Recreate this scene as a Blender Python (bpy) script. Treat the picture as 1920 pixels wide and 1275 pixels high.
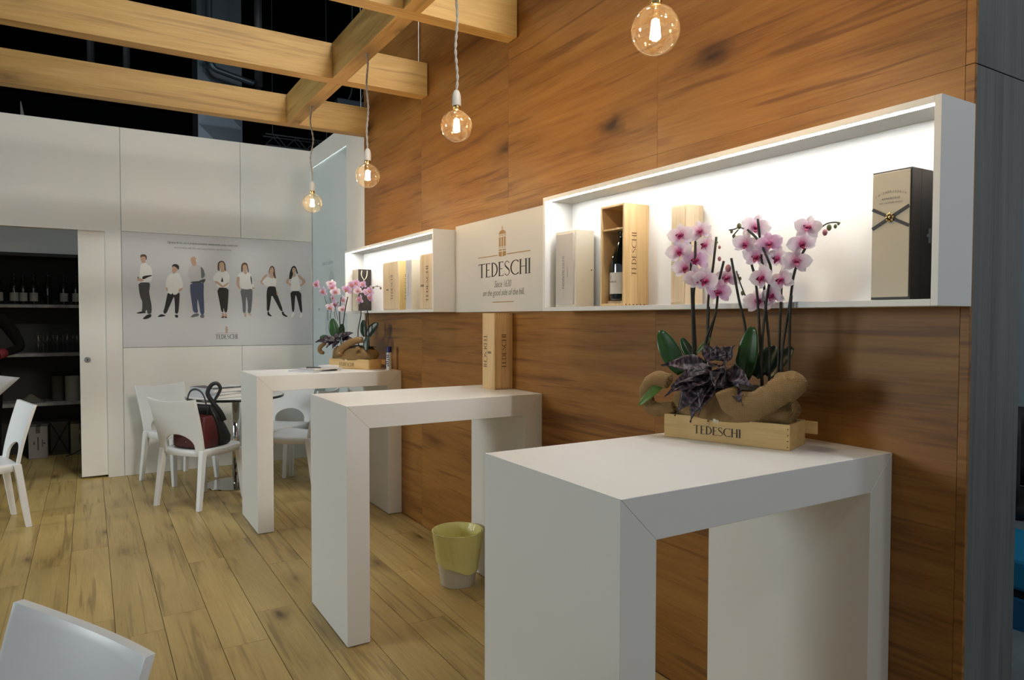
import bpy, bmesh, math, random
from mathutils import Vector, Matrix
R = math.radians
sc = bpy.context.scene
for o in list(bpy.data.objects):
    bpy.data.objects.remove(o)

# ---------------------------------------------------------------- camera, world, lights, exposure
cd = bpy.data.cameras.new('camera'); cam = bpy.data.objects.new('camera', cd)
sc.collection.objects.link(cam); sc.camera = cam
cd.sensor_width = 36.0; cd.sensor_fit = 'HORIZONTAL'; cd.lens = 1302.12 / 1920 * 36
cd.clip_start = 0.05; cd.clip_end = 200
yaw, pit, rol = R(31.3334), R(-1.7966), R(0.1089)
fw = Vector((math.sin(yaw)*math.cos(pit), math.cos(yaw)*math.cos(pit), math.sin(pit)))
r0 = Vector((math.cos(yaw), -math.sin(yaw), 0)); u0 = r0.cross(fw)
rr = r0*math.cos(rol) + u0*math.sin(rol); uu = -r0*math.sin(rol) + u0*math.cos(rol)
m = Matrix((rr, uu, -fw)).transposed().to_4x4(); m.translation = Vector((-2.0345, 0, 1.4968))
cam.matrix_world = m

w = bpy.data.worlds.new('hall_ambient'); sc.world = w; w.use_nodes = True
w.node_tree.nodes['Background'].inputs[0].default_value = (0.80, 0.90, 1.0, 1)
w.node_tree.nodes['Background'].inputs[1].default_value = 0.55
def area(name, loc, target, size, power, col):
    l = bpy.data.lights.new(name, 'AREA'); l.shape = 'DISK'; l.size = size; l.energy = power; l.color = col
    o = bpy.data.objects.new(name, l); sc.collection.objects.link(o); o.location = loc
    o.rotation_euler = (Vector(target) - Vector(loc)).to_track_quat('-Z', 'Y').to_euler()
    return o
area('hall_lamp_overhead', (-0.9, 3.6, 7.9), (-0.9, 3.8, 0), 0.9, 66, (0.83, 0.96, 1.0))
area('hall_lamp_front', (0.9, -3.6, 8.0), (-0.8, 4.0, 0.8), 0.7, 72, (1.0, 0.97, 0.90))
area('hall_lamp_aisle_front', (-1.7, -4.2, 7.4), (-1.4, 3.0, 0.6), 0.7, 68, (0.97, 0.98, 0.94))
area('hall_lamp_aisle_back', (-1.7, 6.9, 7.8), (-1.2, 2.6, 0.8), 0.7, 50, (0.93, 0.99, 0.98))
area('added_fill_left', (-8.5, 5.6, 2.4), (-1.0, 3.4, 0.6), 2.0, 185, (0.90, 0.98, 0.96))  # added fill to brighten left-facing sides, no known lamp stands here
area('hall_lamp_next_stand', (5.2, -5.6, 4.2), (-0.4, 1.4, 1.4), 1.6, 70, (0.78, 0.89, 1.0))
def spot(name, loc, target, cone, power, col, blend=.8, soft=.22):
    sl = bpy.data.lights.new(name, 'SPOT'); sl.energy = power; sl.color = col; sl.spot_size = R(cone); sl.spot_blend = blend; sl.shadow_soft_size = soft
    so = bpy.data.objects.new(name, sl); sc.collection.objects.link(so); so.location = loc
    so.rotation_euler = (Vector(target) - so.location).to_track_quat('-Z', 'Y').to_euler()
spot('stand_spot_beams', (-0.14, 0.2, 4.0), (-2.0, 5.0, 2.75), 54, 195, (1.0, 0.95, 0.82), .8)
spot('added_spot_back_wall', (0.6, -5.0, 7.6), (-1.2, 7.5, .30), 24, 1700, (1.0, 0.98, 0.93), .9, .7)  # unseen spot, added to lift the back wall
sc.view_settings.view_transform = 'Standard'; sc.view_settings.look = 'None'
sc.view_settings.gamma = 1.0; sc.view_settings.use_curve_mapping = False
sc.view_settings.exposure = 0.0
sc.cycles.use_denoising = True
sc.cycles.max_bounces = 8; sc.cycles.transparent_max_bounces = 16
sc.cycles.caustics_reflective = False; sc.cycles.caustics_refractive = False
sc.cycles.sample_clamp_indirect = 4.0

# ---------------------------------------------------------------- helpers
def new_mat(name):
    m = bpy.data.materials.new(name); m.use_nodes = True
    return m, m.node_tree, m.node_tree.nodes['Principled BSDF']
def plain(name, col, rough=0.5, metal=0.0, spec=0.5, bump=0.0, bscale=200, emit=None, estr=0, var=0.0):
    m, t, b = new_mat(name)
    b.inputs['Base Color'].default_value = (*col, 1); b.inputs['Roughness'].default_value = rough
    b.inputs['Metallic'].default_value = metal; b.inputs['Specular IOR Level'].default_value = spec
    if emit: b.inputs['Emission Color'].default_value = (*emit, 1); b.inputs['Emission Strength'].default_value = estr
    if bump or var:
        tc = t.nodes.new('ShaderNodeTexCoord'); n = t.nodes.new('ShaderNodeTexNoise'); n.inputs['Scale'].default_value = bscale
        n.inputs['Detail'].default_value = 4
        t.links.new(tc.outputs['Object'], n.inputs['Vector'])
        if bump:
            bp = t.nodes.new('ShaderNodeBump'); bp.inputs['Strength'].default_value = bump; bp.inputs['Distance'].default_value = 0.002
            t.links.new(n.outputs['Fac'], bp.inputs['Height']); t.links.new(bp.outputs['Normal'], b.inputs['Normal'])
        if var:
            cr = t.nodes.new('ShaderNodeValToRGB')
            cr.color_ramp.elements[0].position = 0.3; cr.color_ramp.elements[1].position = 0.7
            cr.color_ramp.elements[0].color = (*[c*(1-var) for c in col], 1); cr.color_ramp.elements[1].color = (*[min(1, c*(1+var)) for c in col], 1)
            t.links.new(n.outputs['Fac'], cr.inputs['Fac']); t.links.new(cr.outputs['Color'], b.inputs['Base Color'])
    return m
def wood(name, dark, mid, light, axis, rough=0.5, streak=9.0, along=0.7, knots=0.5, fibre=60, vary=0.12, knotscale=2.6):
    """oak-like laminate: stretched grain along one local axis, cathedral waves, dark knots, random offset per board"""
    m, t, b = new_mat(name); N, L = t.nodes, t.links
    tc = N.new('ShaderNodeTexCoord'); oi = N.new('ShaderNodeObjectInfo')
    mul = N.new('ShaderNodeVectorMath'); mul.operation = 'SCALE'; mul.inputs['Scale'].default_value = 37.0
    cmb = N.new('ShaderNodeCombineXYZ')
    for i in range(3): L.new(oi.outputs['Random'], cmb.inputs[i])
    L.new(cmb.outputs[0], mul.inputs[0])
    add = N.new('ShaderNodeVectorMath'); add.operation = 'ADD'
    L.new(tc.outputs['Object'], add.inputs[0]); L.new(mul.outputs[0], add.inputs[1])
    def mp(scale_long, scale_cross):
        q = N.new('ShaderNodeMapping'); s = [scale_cross]*3; s['xyz'.index(axis)] = scale_long
        q.inputs['Scale'].default_value = s; L.new(add.outputs[0], q.inputs[0]); return q
    q1 = mp(along, streak); n1 = N.new('ShaderNodeTexNoise'); n1.inputs['Scale'].default_value = 1.0
    n1.inputs['Detail'].default_value = 7; n1.inputs['Roughness'].default_value = 0.62; n1.inputs['Distortion'].default_value = 1.1
    L.new(q1.outputs[0], n1.inputs['Vector'])
    q2 = mp(3.0, fibre); n2 = N.new('ShaderNodeTexNoise'); n2.inputs['Scale'].default_value = 1.5; n2.inputs['Detail'].default_value = 3
    L.new(q2.outputs[0], n2.inputs['Vector'])
    q4 = mp(0.5, 1.6); n4 = N.new('ShaderNodeTexNoise'); n4.inputs['Scale'].default_value = 1.4; n4.inputs['Detail'].default_value = 3
    L.new(q4.outputs[0], n4.inputs['Vector'])
    mixn = N.new('ShaderNodeMath'); mixn.operation = 'MULTIPLY_ADD'; mixn.inputs[1].default_value = 0.30
    L.new(n2.outputs['Fac'], mixn.inputs[0]); 
    s1 = N.new('ShaderNodeMath'); s1.operation = 'MULTIPLY'; s1.inputs[1].default_value = 0.72; L.new(n1.outputs['Fac'], s1.inputs[0])
    L.new(s1.outputs[0], mixn.inputs[2])
    mix4 = N.new('ShaderNodeMath'); mix4.operation = 'MULTIPLY_ADD'; mix4.inputs[1].default_value = 0.35
    L.new(n4.outputs['Fac'], mix4.inputs[0]); L.new(mixn.outputs[0], mix4.inputs[2])
    cr = N.new('ShaderNodeValToRGB'); e = cr.color_ramp.elements
    e[0].position = 0.44; e[0].color = (*dark, 1); e[1].position = 0.88; e[1].color = (*light, 1)
    k = e.new(0.62); k.color = (*mid, 1)
    L.new(mix4.outputs[0], cr.inputs['Fac'])
    # thin dark streaks, masked
    q5 = mp(0.9, 26); n5 = N.new('ShaderNodeTexNoise'); n5.inputs['Scale'].default_value = 1.0; n5.inputs['Detail'].default_value = 5; n5.inputs['Distortion'].default_value = .7
    L.new(q5.outputs[0], n5.inputs['Vector'])
    r5 = N.new('ShaderNodeValToRGB'); e5 = r5.color_ramp.elements; e5[0].position = .33; e5[0].color = (1, 1, 1, 1); e5[1].position = .43; e5[1].color = (0, 0, 0, 1)
    L.new(n5.outputs['Fac'], r5.inputs['Fac'])
    # knots: small dark eyes with a soft elongated halo, only in some cells
    qk = mp(knotscale*0.42, knotscale); v = N.new('ShaderNodeTexVoronoi'); v.inputs['Scale'].default_value = 1.0; v.inputs['Randomness'].default_value = 1.0
    nd = N.new('ShaderNodeTexNoise'); nd.inputs['Scale'].default_value = 5.0; nd.inputs['Detail'].default_value = 4; L.new(qk.outputs[0], nd.inputs['Vector'])
    ds = N.new('ShaderNodeVectorMath'); ds.operation = 'SCALE'; ds.inputs['Scale'].default_value = 0.22; L.new(nd.outputs['Color'], ds.inputs[0])
    da = N.new('ShaderNodeVectorMath'); da.operation = 'ADD'; L.new(qk.outputs[0], da.inputs[0]); L.new(ds.outputs[0], da.inputs[1])
    L.new(da.outputs[0], v.inputs['Vector'])
    kr = N.new('ShaderNodeValToRGB'); ke = kr.color_ramp.elements
    ke[0].position = 0.02; ke[0].color = (1, 1, 1, 1); ke[1].position = 0.36; ke[1].color = (0, 0, 0, 1)
    k2 = ke.new(.10); k2.color = (.60, .60, .60, 1); k3 = ke.new(.19); k3.color = (.20, .20, .20, 1)
    L.new(v.outputs['Distance'], kr.inputs['Fac'])
    sp = N.new('ShaderNodeSeparateColor'); L.new(v.outputs['Color'], sp.inputs[0])
    gt = N.new('ShaderNodeMath'); gt.operation = 'GREATER_THAN'; gt.inputs[1].default_value = .42; L.new(sp.outputs[0], gt.inputs[0])
    km0 = N.new('ShaderNodeMath'); km0.operation = 'MULTIPLY'; L.new(kr.outputs['Color'], km0.inputs[0]); L.new(gt.outputs[0], km0.inputs[1])
    km = N.new('ShaderNodeMath'); km.operation = 'MULTIPLY'; km.inputs[1].default_value = knots*1.5; L.new(km0.outputs[0], km.inputs[0])
    s5 = N.new('ShaderNodeMath'); s5.operation = 'MULTIPLY'; s5.inputs[1].default_value = .6; L.new(r5.outputs['Color'], s5.inputs[0])
    ms = N.new('ShaderNodeMixRGB'); ms.inputs['Color2'].default_value = (*dark, 1); L.new(s5.outputs[0], ms.inputs['Fac']); L.new(cr.outputs['Color'], ms.inputs['Color1'])
    kcl = N.new('ShaderNodeClamp'); L.new(km.outputs[0], kcl.inputs[0])
    mx = N.new('ShaderNodeMixRGB'); mx.inputs['Color2'].default_value = (*[c*0.45 for c in dark], 1)
    L.new(kcl.outputs[0], mx.inputs['Fac']); L.new(ms.outputs[0], mx.inputs['Color1'])
    hs = N.new('ShaderNodeHueSaturation')
    mr = N.new('ShaderNodeMapRange'); mr.inputs[3].default_value = 1 - vary; mr.inputs[4].default_value = 1 + vary
    L.new(oi.outputs['Random'], mr.inputs[0]); L.new(mr.outputs[0], hs.inputs['Value']); L.new(mx.outputs[0], hs.inputs['Color'])
    L.new(hs.outputs[0], b.inputs['Base Color']); b.inputs['Roughness'].default_value = rough
    b.inputs['Specular IOR Level'].default_value = 0.35
    bp = N.new('ShaderNodeBump'); bp.inputs['Strength'].default_value = 0.12; bp.inputs['Distance'].default_value = 0.002
    L.new(mixn.outputs[0], bp.inputs['Height']); L.new(bp.outputs['Normal'], b.inputs['Normal'])
    return m
def clear_glass(name, tint=(1, 1, 1), refl=1.0, rough=0.0, glow_haze=0.0):
    m, t, b = new_mat(name); N, L = t.nodes, t.links
    tr = N.new('ShaderNodeBsdfTransparent'); tr.inputs[0].default_value = (*tint, 1)
    gl = N.new('ShaderNodeBsdfGlossy'); gl.inputs['Roughness'].default_value = rough
    fr = N.new('ShaderNodeLayerWeight'); fr.inputs['Blend'].default_value = 0.5
    pw = N.new('ShaderNodeMath'); pw.operation = 'POWER'; pw.inputs[1].default_value = 4.0; L.new(fr.outputs['Facing'], pw.inputs[0])
    sc_ = N.new('ShaderNodeMath'); sc_.operation = 'MULTIPLY_ADD'; sc_.inputs[1].default_value = .55*refl; sc_.inputs[2].default_value = .04*refl; L.new(pw.outputs[0], sc_.inputs[0])
    mx = N.new('ShaderNodeMixShader'); L.new(sc_.outputs[0], mx.inputs[0]); L.new(tr.outputs[0], mx.inputs[1]); L.new(gl.outputs[0], mx.inputs[2])
    out = mx
    if glow_haze:
        tl = N.new('ShaderNodeBsdfTranslucent'); tl.inputs[0].default_value = (1.0, .82, .55, 1)
        mh = N.new('ShaderNodeMixShader'); mh.inputs[0].default_value = glow_haze
        L.new(mx.outputs[0], mh.inputs[1]); L.new(tl.outputs[0], mh.inputs[2]); out = mh
    L.new(out.outputs[0], t.nodes['Material Output'].inputs['Surface']); N.remove(b)
    return m
def emitter(name, col, s):
    m, t, b = new_mat(name); e = t.nodes.new('ShaderNodeEmission'); e.inputs[0].default_value = (*col, 1); e.inputs[1].default_value = s
    t.links.new(e.outputs[0], t.nodes['Material Output'].inputs['Surface']); t.nodes.remove(b); return m

class MB:
    def __init__(s): s.v = []; s.f = []; s.m = []
    def face(s, pts, mi=0):
        i = len(s.v); s.v += [tuple(p) for p in pts]; s.f.append(list(range(i, i+len(pts)))); s.m.append(mi); return s
    def box(s, lo, hi, rz=0, mi=0, piv=None):
        (x0, y0, z0), (x1, y1, z1) = lo, hi
        p = [(x, y, z) for z in (z0, z1) for x, y in ((x0, y0), (x1, y0), (x1, y1), (x0, y1))]
        if rz:
            c = piv or ((x0+x1)/2, (y0+y1)/2); ca, sa = math.cos(rz), math.sin(rz)
            p = [(c[0]+(x-c[0])*ca-(y-c[1])*sa, c[1]+(x-c[0])*sa+(y-c[1])*ca, z) for x, y, z in p]
        i = len(s.v); s.v += p
        for f in ((3, 2, 1, 0), (4, 5, 6, 7), (0, 1, 5, 4), (1, 2, 6, 5), (2, 3, 7, 6), (3, 0, 4, 7)):
            s.f.append([i+k for k in f]); s.m.append(mi)
        return s
    def prism(s, poly, fn0, fn1, mi=0):
        n = len(poly); i = len(s.v)
        s.v += [tuple(fn0(p)) for p in poly] + [tuple(fn1(p)) for p in poly]
        s.f.append([i+k for k in range(n)][::-1]); s.f.append([i+n+k for k in range(n)]); s.m += [mi, mi]
        for k in range(n):
            s.f.append([i+k, i+(k+1) % n, i+n+(k+1) % n, i+n+k]); s.m.append(mi)
        return s
    def lathe(s, prof, n=24, c=(0, 0, 0), mi=0, cap=True):
        i = len(s.v)
        for r, z in prof:
            for k in range(n):
                a = 2*math.pi*k/n; s.v.append((c[0]+r*math.cos(a), c[1]+r*math.sin(a), c[2]+z))
        for j in range(len(prof)-1):
            for k in range(n):
                a, b_ = i+j*n+k, i+j*n+(k+1) % n; s.f.append([a, b_, b_+n, a+n]); s.m.append(mi)
        if cap:
            if prof[0][0] > 1e-6: s.f.append([i+k for k in range(n)][::-1]); s.m.append(mi)
            if prof[-1][0] > 1e-6: s.f.append([i+(len(prof)-1)*n+k for k in range(n)]); s.m.append(mi)
        return s
    def tube(s, pts, rad, n=8, mi=0, flat=None, up=None):
        """tube along pts; rad number or list; flat=(a,b) elliptical section with fixed side vector up"""
        P = [Vector(p) for p in pts]; m_ = len(P); i = len(s.v)
        if not isinstance(rad, (list, tuple)): rad = [rad]*m_
        ref = Vector(up) if up else None; prev = None
        for j in range(m_):
            t = (P[min(j+1, m_-1)] - P[max(j-1, 0)]).normalized()
            if ref is not None: a = (ref - t*ref.dot(t)).normalized()
            elif prev is None:
                a = t.orthogonal().normalized()
            else: a = (prev - t*prev.dot(t)).normalized()
            prev = a; b_ = t.cross(a)
            for k in range(n):
                th = 2*math.pi*k/n
                fa, fb = (flat if flat else (1, 1))
                s.v.append(tuple(P[j] + (a*math.cos(th)*fa + b_*math.sin(th)*fb)*rad[j]))
        for j in range(m_-1):
            for k in range(n):
                a, b_ = i+j*n+k, i+j*n+(k+1) % n; s.f.append([a, b_, b_+n, a+n]); s.m.append(mi)
        s.f.append([i+k for k in range(n)][::-1]); s.f.append([i+(m_-1)*n+k for k in range(n)]); s.m += [mi, mi]
        return s
    def loft(s, rings, mi=0, caps=True):
        n = len(rings[0]); i = len(s.v)
        for r_ in rings: s.v += [tuple(p) for p in r_]
        for j in range(len(rings)-1):
            for k in range(n):
                a, b_ = i+j*n+k, i+j*n+(k+1) % n; s.f.append([a, b_, b_+n, a+n]); s.m.append(mi)
        if caps:
            s.f.append([i+k for k in range(n)][::-1]); s.f.append([i+(len(rings)-1)*n+k for k in range(n)]); s.m += [mi, mi]
        return s
    def grid(s, fn, nu, nv, mi=0):
        i = len(s.v)
        for a in range(nu+1):
            for b_ in range(nv+1): s.v.append(tuple(fn(a/nu, b_/nv)))
        for a in range(nu):
            for b_ in range(nv):
                k = i+a*(nv+1)+b_; s.f.append([k, k+nv+1, k+nv+2, k+1]); s.m.append(mi)
        return s
    def ball(s, c, r, n=8, mi=0, sz=1.0):
        pr = [(r*math.sin(math.pi*k/n), -r*sz*math.cos(math.pi*k/n)) for k in range(n+1)]
        pr[0] = (0.0001, pr[0][1]); pr[-1] = (0.0001, pr[-1][1]); return s.lathe(pr, n+2, c, mi, cap=False)
    def mesh(s, name, mats):
        me = bpy.data.meshes.new(name); me.from_pydata(s.v, [], s.f)
        for q in (mats if isinstance(mats, (list, tuple)) else [mats]): me.materials.append(q)
        me.polygons.foreach_set('material_index', s.m); me.validate(); me.update(); return me
    def build(s, name, mats, parent=None, smooth=False, bevel=0, solid=0, subsurf=0, loc=None, recalc=True):
        me = s.mesh(name, mats)
        if recalc:
            bm = bmesh.new(); bm.from_mesh(me); bmesh.ops.recalc_face_normals(bm, faces=bm.faces); bm.to_mesh(me); bm.free()
        return link(name, me, parent, smooth, bevel, solid, subsurf, loc)
def link(name, me, parent=None, smooth=False, bevel=0, solid=0, subsurf=0, loc=None):
    o = bpy.data.objects.new(name, me); sc.collection.objects.link(o)
    if parent: o.parent = parent
    if loc: o.location = loc
    if smooth: me.polygons.foreach_set('use_smooth', [True]*len(me.polygons))
    if solid:
        q = o.modifiers.new('solid', 'SOLIDIFY'); q.thickness = solid; q.offset = 0
    if bevel:
        q = o.modifiers.new('bevel', 'BEVEL'); q.width = bevel; q.segments = 2; q.limit_method = 'ANGLE'; q.angle_limit = R(40)
        q.harden_normals = False
    if subsurf:
        q = o.modifiers.new('subsurf', 'SUBSURF'); q.levels = subsurf; q.render_levels = subsurf
    return o
def bx(name, lo, hi, mat, parent=None, bevel=0.0015, rz=0, piv=None):
    return MB().box(lo, hi, rz, 0, piv).build(name, mat, parent, bevel=bevel)
def tag(o, label, cat, group=None):
    o['label'] = label; o['category'] = cat
    if group: o['group'] = group
    return o
def struct(o):
    o['kind'] = 'structure'; return o
def thing(name, label, cat, loc=(0, 0, 0), rz=0, group=None):
    o = bpy.data.objects.new(name, None); sc.collection.objects.link(o); o.empty_display_size = 0.1
    o.location = loc; o.rotation_euler = (0, 0, rz); return tag(o, label, cat, group)
def copy_tree(root, loc, rz, label, group=None):
    r_ = root.copy(); sc.collection.objects.link(r_); r_.location = loc; r_.rotation_euler = (0, 0, rz); r_['label'] = label
    if group: r_['group'] = group
    def rec(a, b_):
        for ch in list(a.children):
            c = ch.copy(); sc.collection.objects.link(c); c.parent = b_; rec(ch, c)
    rec(root, r_); return r_
def smoothpath(pts, n=6):
    P = [Vector(p) for p in pts]; out = []
    for i in range(len(P)-1):
        p0, p1, p2, p3 = P[max(i-1, 0)], P[i], P[i+1], P[min(i+2, len(P)-1)]
        for k in range(n):
            t = k/n
            out.append(0.5*((2*p1)+(p2-p0)*t+(2*p0-5*p1+4*p2-p3)*t*t+(3*p1-p0-3*p2+p3)*t**3))
    out.append(P[-1]); return out

# ---------------------------------------------------------------- lettering
def stroke(pts, ws):
    """polygon outline of a stroke with varying width"""
    P = [Vector((*p, 0)) for p in pts]; l, r_ = [], []
    for j in range(len(P)):
        t = (P[min(j+1, len(P)-1)]-P[max(j-1, 0)]).normalized(); n = Vector((-t.y, t.x, 0)); wd = ws[j]/2
        l.append((P[j]+n*wd)[:2]); r_.append((P[j]-n*wd)[:2])
    return [[l[j], l[j+1], r_[j+1], r_[j]] for j in range(len(P)-1)]
def rect(x0, y0, x1, y1): return [[(x0, y0), (x1, y0), (x1, y1), (x0, y1)]]
ST, TH = 0.115, 0.045
def arc(cx, cy, rx, ry, a0, a1, wf, n=16):
    an = [R(a0+(a1-a0)*k/n) for k in range(n+1)]
    return stroke([(cx+rx*math.cos(a), cy+ry*math.sin(a)) for a in an], [wf(a) for a in an])
def stem(x): return rect(x, 0, x+ST, 1)+rect(x-.05, 0, x+ST+.05, .03)+rect(x-.05, .97, x+ST+.05, 1)
def gl_T(): return [[(.0, .95), (.62, .95), (.62, 1), (.02, 1)]]+[[(0, .86), (.03, .86), (.06, 1), (.0, 1)]]+rect(.25, 0, .25+ST, 1)+rect(.19, 0, .43, .03), .66
def gl_E(): return stem(.05)+rect(.1, .955, .45, 1)+rect(.42, .88, .45, 1)+rect(.1, .49, .38, .535)+rect(.1, 0, .47, .045)+rect(.44, 0, .47, .13), .54
def gl_D():
    wf = lambda a: TH+(ST-TH)*abs(math.cos(a)); return stem(.05)+arc(.12, .5, .44, .478, -90, 90, wf), .66
def gl_C():
    wf = lambda a: TH+(ST-TH)*abs(math.cos(a)); return arc(.42, .5, .38, .478, 48, 312, wf, 24), .72
def gl_S():
    pts = [(.42, .83), (.33, .955), (.2, .975), (.08, .88), (.07, .73), (.17, .6), (.3, .48), (.42, .35), (.43, .18), (.33, .05), (.18, .02), (.04, .15)]
    pp = [v[:2] for v in smoothpath([(*p, 0) for p in pts], 4)]; n = len(pp)
    return stroke(pp, [TH+(ST-TH)*math.exp(-((k/(n-1)-.5)/.17)**2) for k in range(n)]), .54
def gl_H(): return stem(.05)+stem(.50)+rect(.1, .49, .55, .535), .71
def gl_I(): return stem(.05), .26
GLY = dict(T=gl_T, E=gl_E, D=gl_D, C=gl_C, S=gl_S, H=gl_H, I=gl_I)
def logo_polys(word='TEDESCHI', wx=0.82):
    x = 0; out = []
    for ch in word:
        ps, adv = GLY[ch]()
        for p in ps: out.append([(x+a*wx, b_) for a, b_ in p])
        x += adv*wx
    return out, x
def tower_polys():
    """belfry emblem, unit height 1, width .24 centred on x=0"""
    o = []
    o += [[(.115*math.cos(R(a)), .72+.13*math.sin(R(a))) for a in range(0, 181, 12)]]
    o += [[(-.02, .9), (.02, .9), (.0, 1.0)]]+rect(-.012, .85, .012, .9)
    for x in (-.08, 0, .08):
        o += rect(x-.03, .665, x+.03, .69)+rect(x-.026, .36, x+.026, .6)+rect(x-.034, .6, x+.034, .625)+rect(x-.034, .33, x+.034, .36)+rect(x-.03, .28, x+.03, .3)
    for s in (-1, 1):
        o += [[(s*.012, .2), (s*.115, .2), (s*.115, .235), (s*.012, .235)], [(s*.012, 0), (s*.115, .03), (s*.115, .165), (s*.012, .165)]]
    return o
def flat(polys, O, a, b_, name, mat, parent, th=0.0006):
    """flat print: polygons in units of vectors a (right) and b (up) from O, raised by a hair"""
    O, a, b_ = Vector(O), Vector(a), Vector(b_); n = a.cross(b_).normalized()
    mbq = MB()
    for i, p in enumerate(polys):
        mbq.face([O+a*x+b_*y+n*(th+i*1e-6) for x, y in p])
    me = mbq.mesh(name, mat)
    return link(name, me, parent)
def logo_text(O, right, up, h, name, mat, parent, width=None, center=False):
    ps, wd = logo_polys(); right, up = Vector(right), Vector(up)
    sx = (width/wd) if width else h
    O = Vector(O)-(right*wd*sx/2 if center else Vector((0, 0, 0)))
    return flat(ps, O, right*sx, up*h, name, mat, parent)
def font_text(s, O, right, up, h, name, mat, parent, width=None, shear=0.0, center=True):
    cu = bpy.data.curves.new('txt', 'FONT'); cu.body = s; cu.size = 1.0; cu.shear = shear; cu.resolution_u = 3
    t = bpy.data.objects.new('txt', cu); sc.collection.objects.link(t)
    dg = bpy.context.evaluated_depsgraph_get(); me = bpy.data.meshes.new_from_object(t.evaluated_get(dg))
    bpy.data.objects.remove(t); bpy.data.curves.remove(cu)
    xs = [v.co.x for v in me.vertices]; x0, x1 = min(xs), max(xs)
    right, up = Vector(right).normalized(), Vector(up).normalized(); n = right.cross(up)
    k = (width/(x1-x0)) if width else h
    for v in me.vertices:
        x = (v.co.x-((x0+x1)/2 if center else x0))*k; y = v.co.y*h
        v.co = Vector(O)+right*x+up*y+n*0.0007
    me.materials.clear(); me.materials.append(mat); me.name = name
    return link(name, me, parent)

# ---------------------------------------------------------------- materials
M = {}
M['wall_oak'] = wood('oak_wall_laminate', (.105, .037, .0075), (.262, .111, .0215), (.375, .178, .041), 'y', 0.48, 8.0, 0.55, 0.72, 85, .10, 3.6)
M['beam_x'] = wood('oak_beam_across', (.27, .150, .042), (.46, .28, .085), (.58, .385, .14), 'x', 0.5, 9.0, 0.55, 0.65, 80, .06, 4.0)
M['beam_y'] = wood('oak_beam_along', (.27, .150, .042), (.46, .28, .085), (.58, .385, .14), 'y', 0.5, 9.0, 0.55, 0.65, 80, .06, 4.0)
M['floor_oak'] = wood('oak_floor_plank', (.21, .135, .047), (.44, .308, .112), (.56, .405, .163), 'y', 0.36, 7.0, 0.8, 0.75, 80, 0.07, 4.4)
M['grey_oak'] = wood('grey_oak_cladding', (.06, .066, .066), (.115, .122, .12), (.17, .18, .178), 'z', 0.55, 16.0, 0.45, 0.45, 90, 0.04, 2.2)
M['pine_z'] = wood('pine_upright', (.50, .32, .14), (.70, .49, .25), (.80, .60, .34), 'z', 0.5, 18, 1.2, 0.35, 90, 0.06, 7)
M['pine_pale'] = wood('pine_pale', (.55, .42, .26), (.68, .54, .36), (.78, .64, .45), 'z', 0.5, 18, 1.2, 0.2, 90, 0.04, 7)
M['pine_x'] = wood('pine_crate', (.48, .30, .11), (.70, .465, .19), (.80, .565, .255), 'x', 0.5, 16, 1.5, 0.35, 90, 0.08, 7)
M['white'] = plain('white_laminate', (.74, .735, .71), 0.42, spec=0.4)
M['table_white'] = plain('white_table_laminate', (.79, .788, .77), 0.45, spec=0.4)
M['panel_white'] = plain('white_wall_panel', (.755, .74, .70), 0.5, spec=0.35, var=0.02, bscale=1.2)
M['board'] = plain('white_sign_board', (.63, .615, .58), 0.5, spec=0.35)
M['poster'] = plain('poster_print', (.565, .57, .585), 0.5, spec=0.3)
M['niche_white'] = plain('niche_white', (.80, .80, .78), 0.45)
M['glass_panel'] = plain('backpainted_pale_glass', (.60, .68, .69), 0.09, spec=0.35)
M['glass_ghost'] = plain('etched_print_on_glass', (.47, .54, .55), 0.2, spec=0.3)
M['chair'] = plain('white_plastic', (.76, .775, .79), 0.38, spec=0.45)
M['chrome'] = plain('chrome', (.72, .72, .72), 0.07, 1.0)
M['steel'] = plain('brushed_steel', (.42, .42, .41), 0.3, 1.0)
M['black'] = plain('black_paint', (.010, .010, .011), 0.6)
M['blackgloss'] = plain('black_gloss_rim', (.010, .010, .010), 0.2)
M['ink'] = plain('dark_ink', (.035, .026, .020), 0.6)
M['inkbrown'] = plain('burnt_brown_ink', (.16, .085, .03), 0.6)
M['gold'] = plain('bronze_ink', (.36, .20, .055), 0.45)
M['greyink'] = plain('grey_ink', (.22, .20, .18), 0.6)
M['led'] = emitter('led_diffuser', (1.0, .985, .95), 70)
M['led_alcove'] = emitter('led_alcove', (.93, .98, 1.0), 34)
M['filament'] = emitter('glowing_filament', (1.0, .70, .40), 690)
M['bulb'] = clear_glass('bulb_glass', (1.0, .95, .85), 1.9, 0.0, .006)  # warm tint and slight translucency put the bulb's glow into the glass
M['glassware'] = clear_glass('wine_glass', (.97, .98, .98), 1.3)
M['brass'] = plain('brass_collar', (.75, .50, .20), 0.25, 1.0)
M['socket'] = plain('cream_bakelite', (.62, .60, .56), 0.4)
M['cord'] = plain('grey_fabric_cord', (.42, .39, .36), 0.8, bump=0.6, bscale=400)
M['hall_dark'] = plain('dark_hall', (.0035, .0038, .004), 0.9, spec=0.1)
M['duct'] = plain('galvanised_duct', (.12, .15, .18), 0.35, 0.6)
M['truss'] = plain('dull_aluminium', (.10, .105, .11), 0.45, 0.7)
M['hall_floor'] = plain('grey_hall_carpet', (.16, .19, .21), 0.9, var=0.15, bscale=6)
M['store_dark'] = plain('closet_shade_dark', (.035, .035, .033), 0.7)  # the closet's lack of light is put into this dark colour
M['shelf_edge'] = plain('shelf_board', (.30, .30, .28), 0.6, var=0.25, bscale=14)
M['bottle'] = plain('dark_bottle_glass', (.006, .008, .006), 0.06, spec=0.8)
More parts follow.
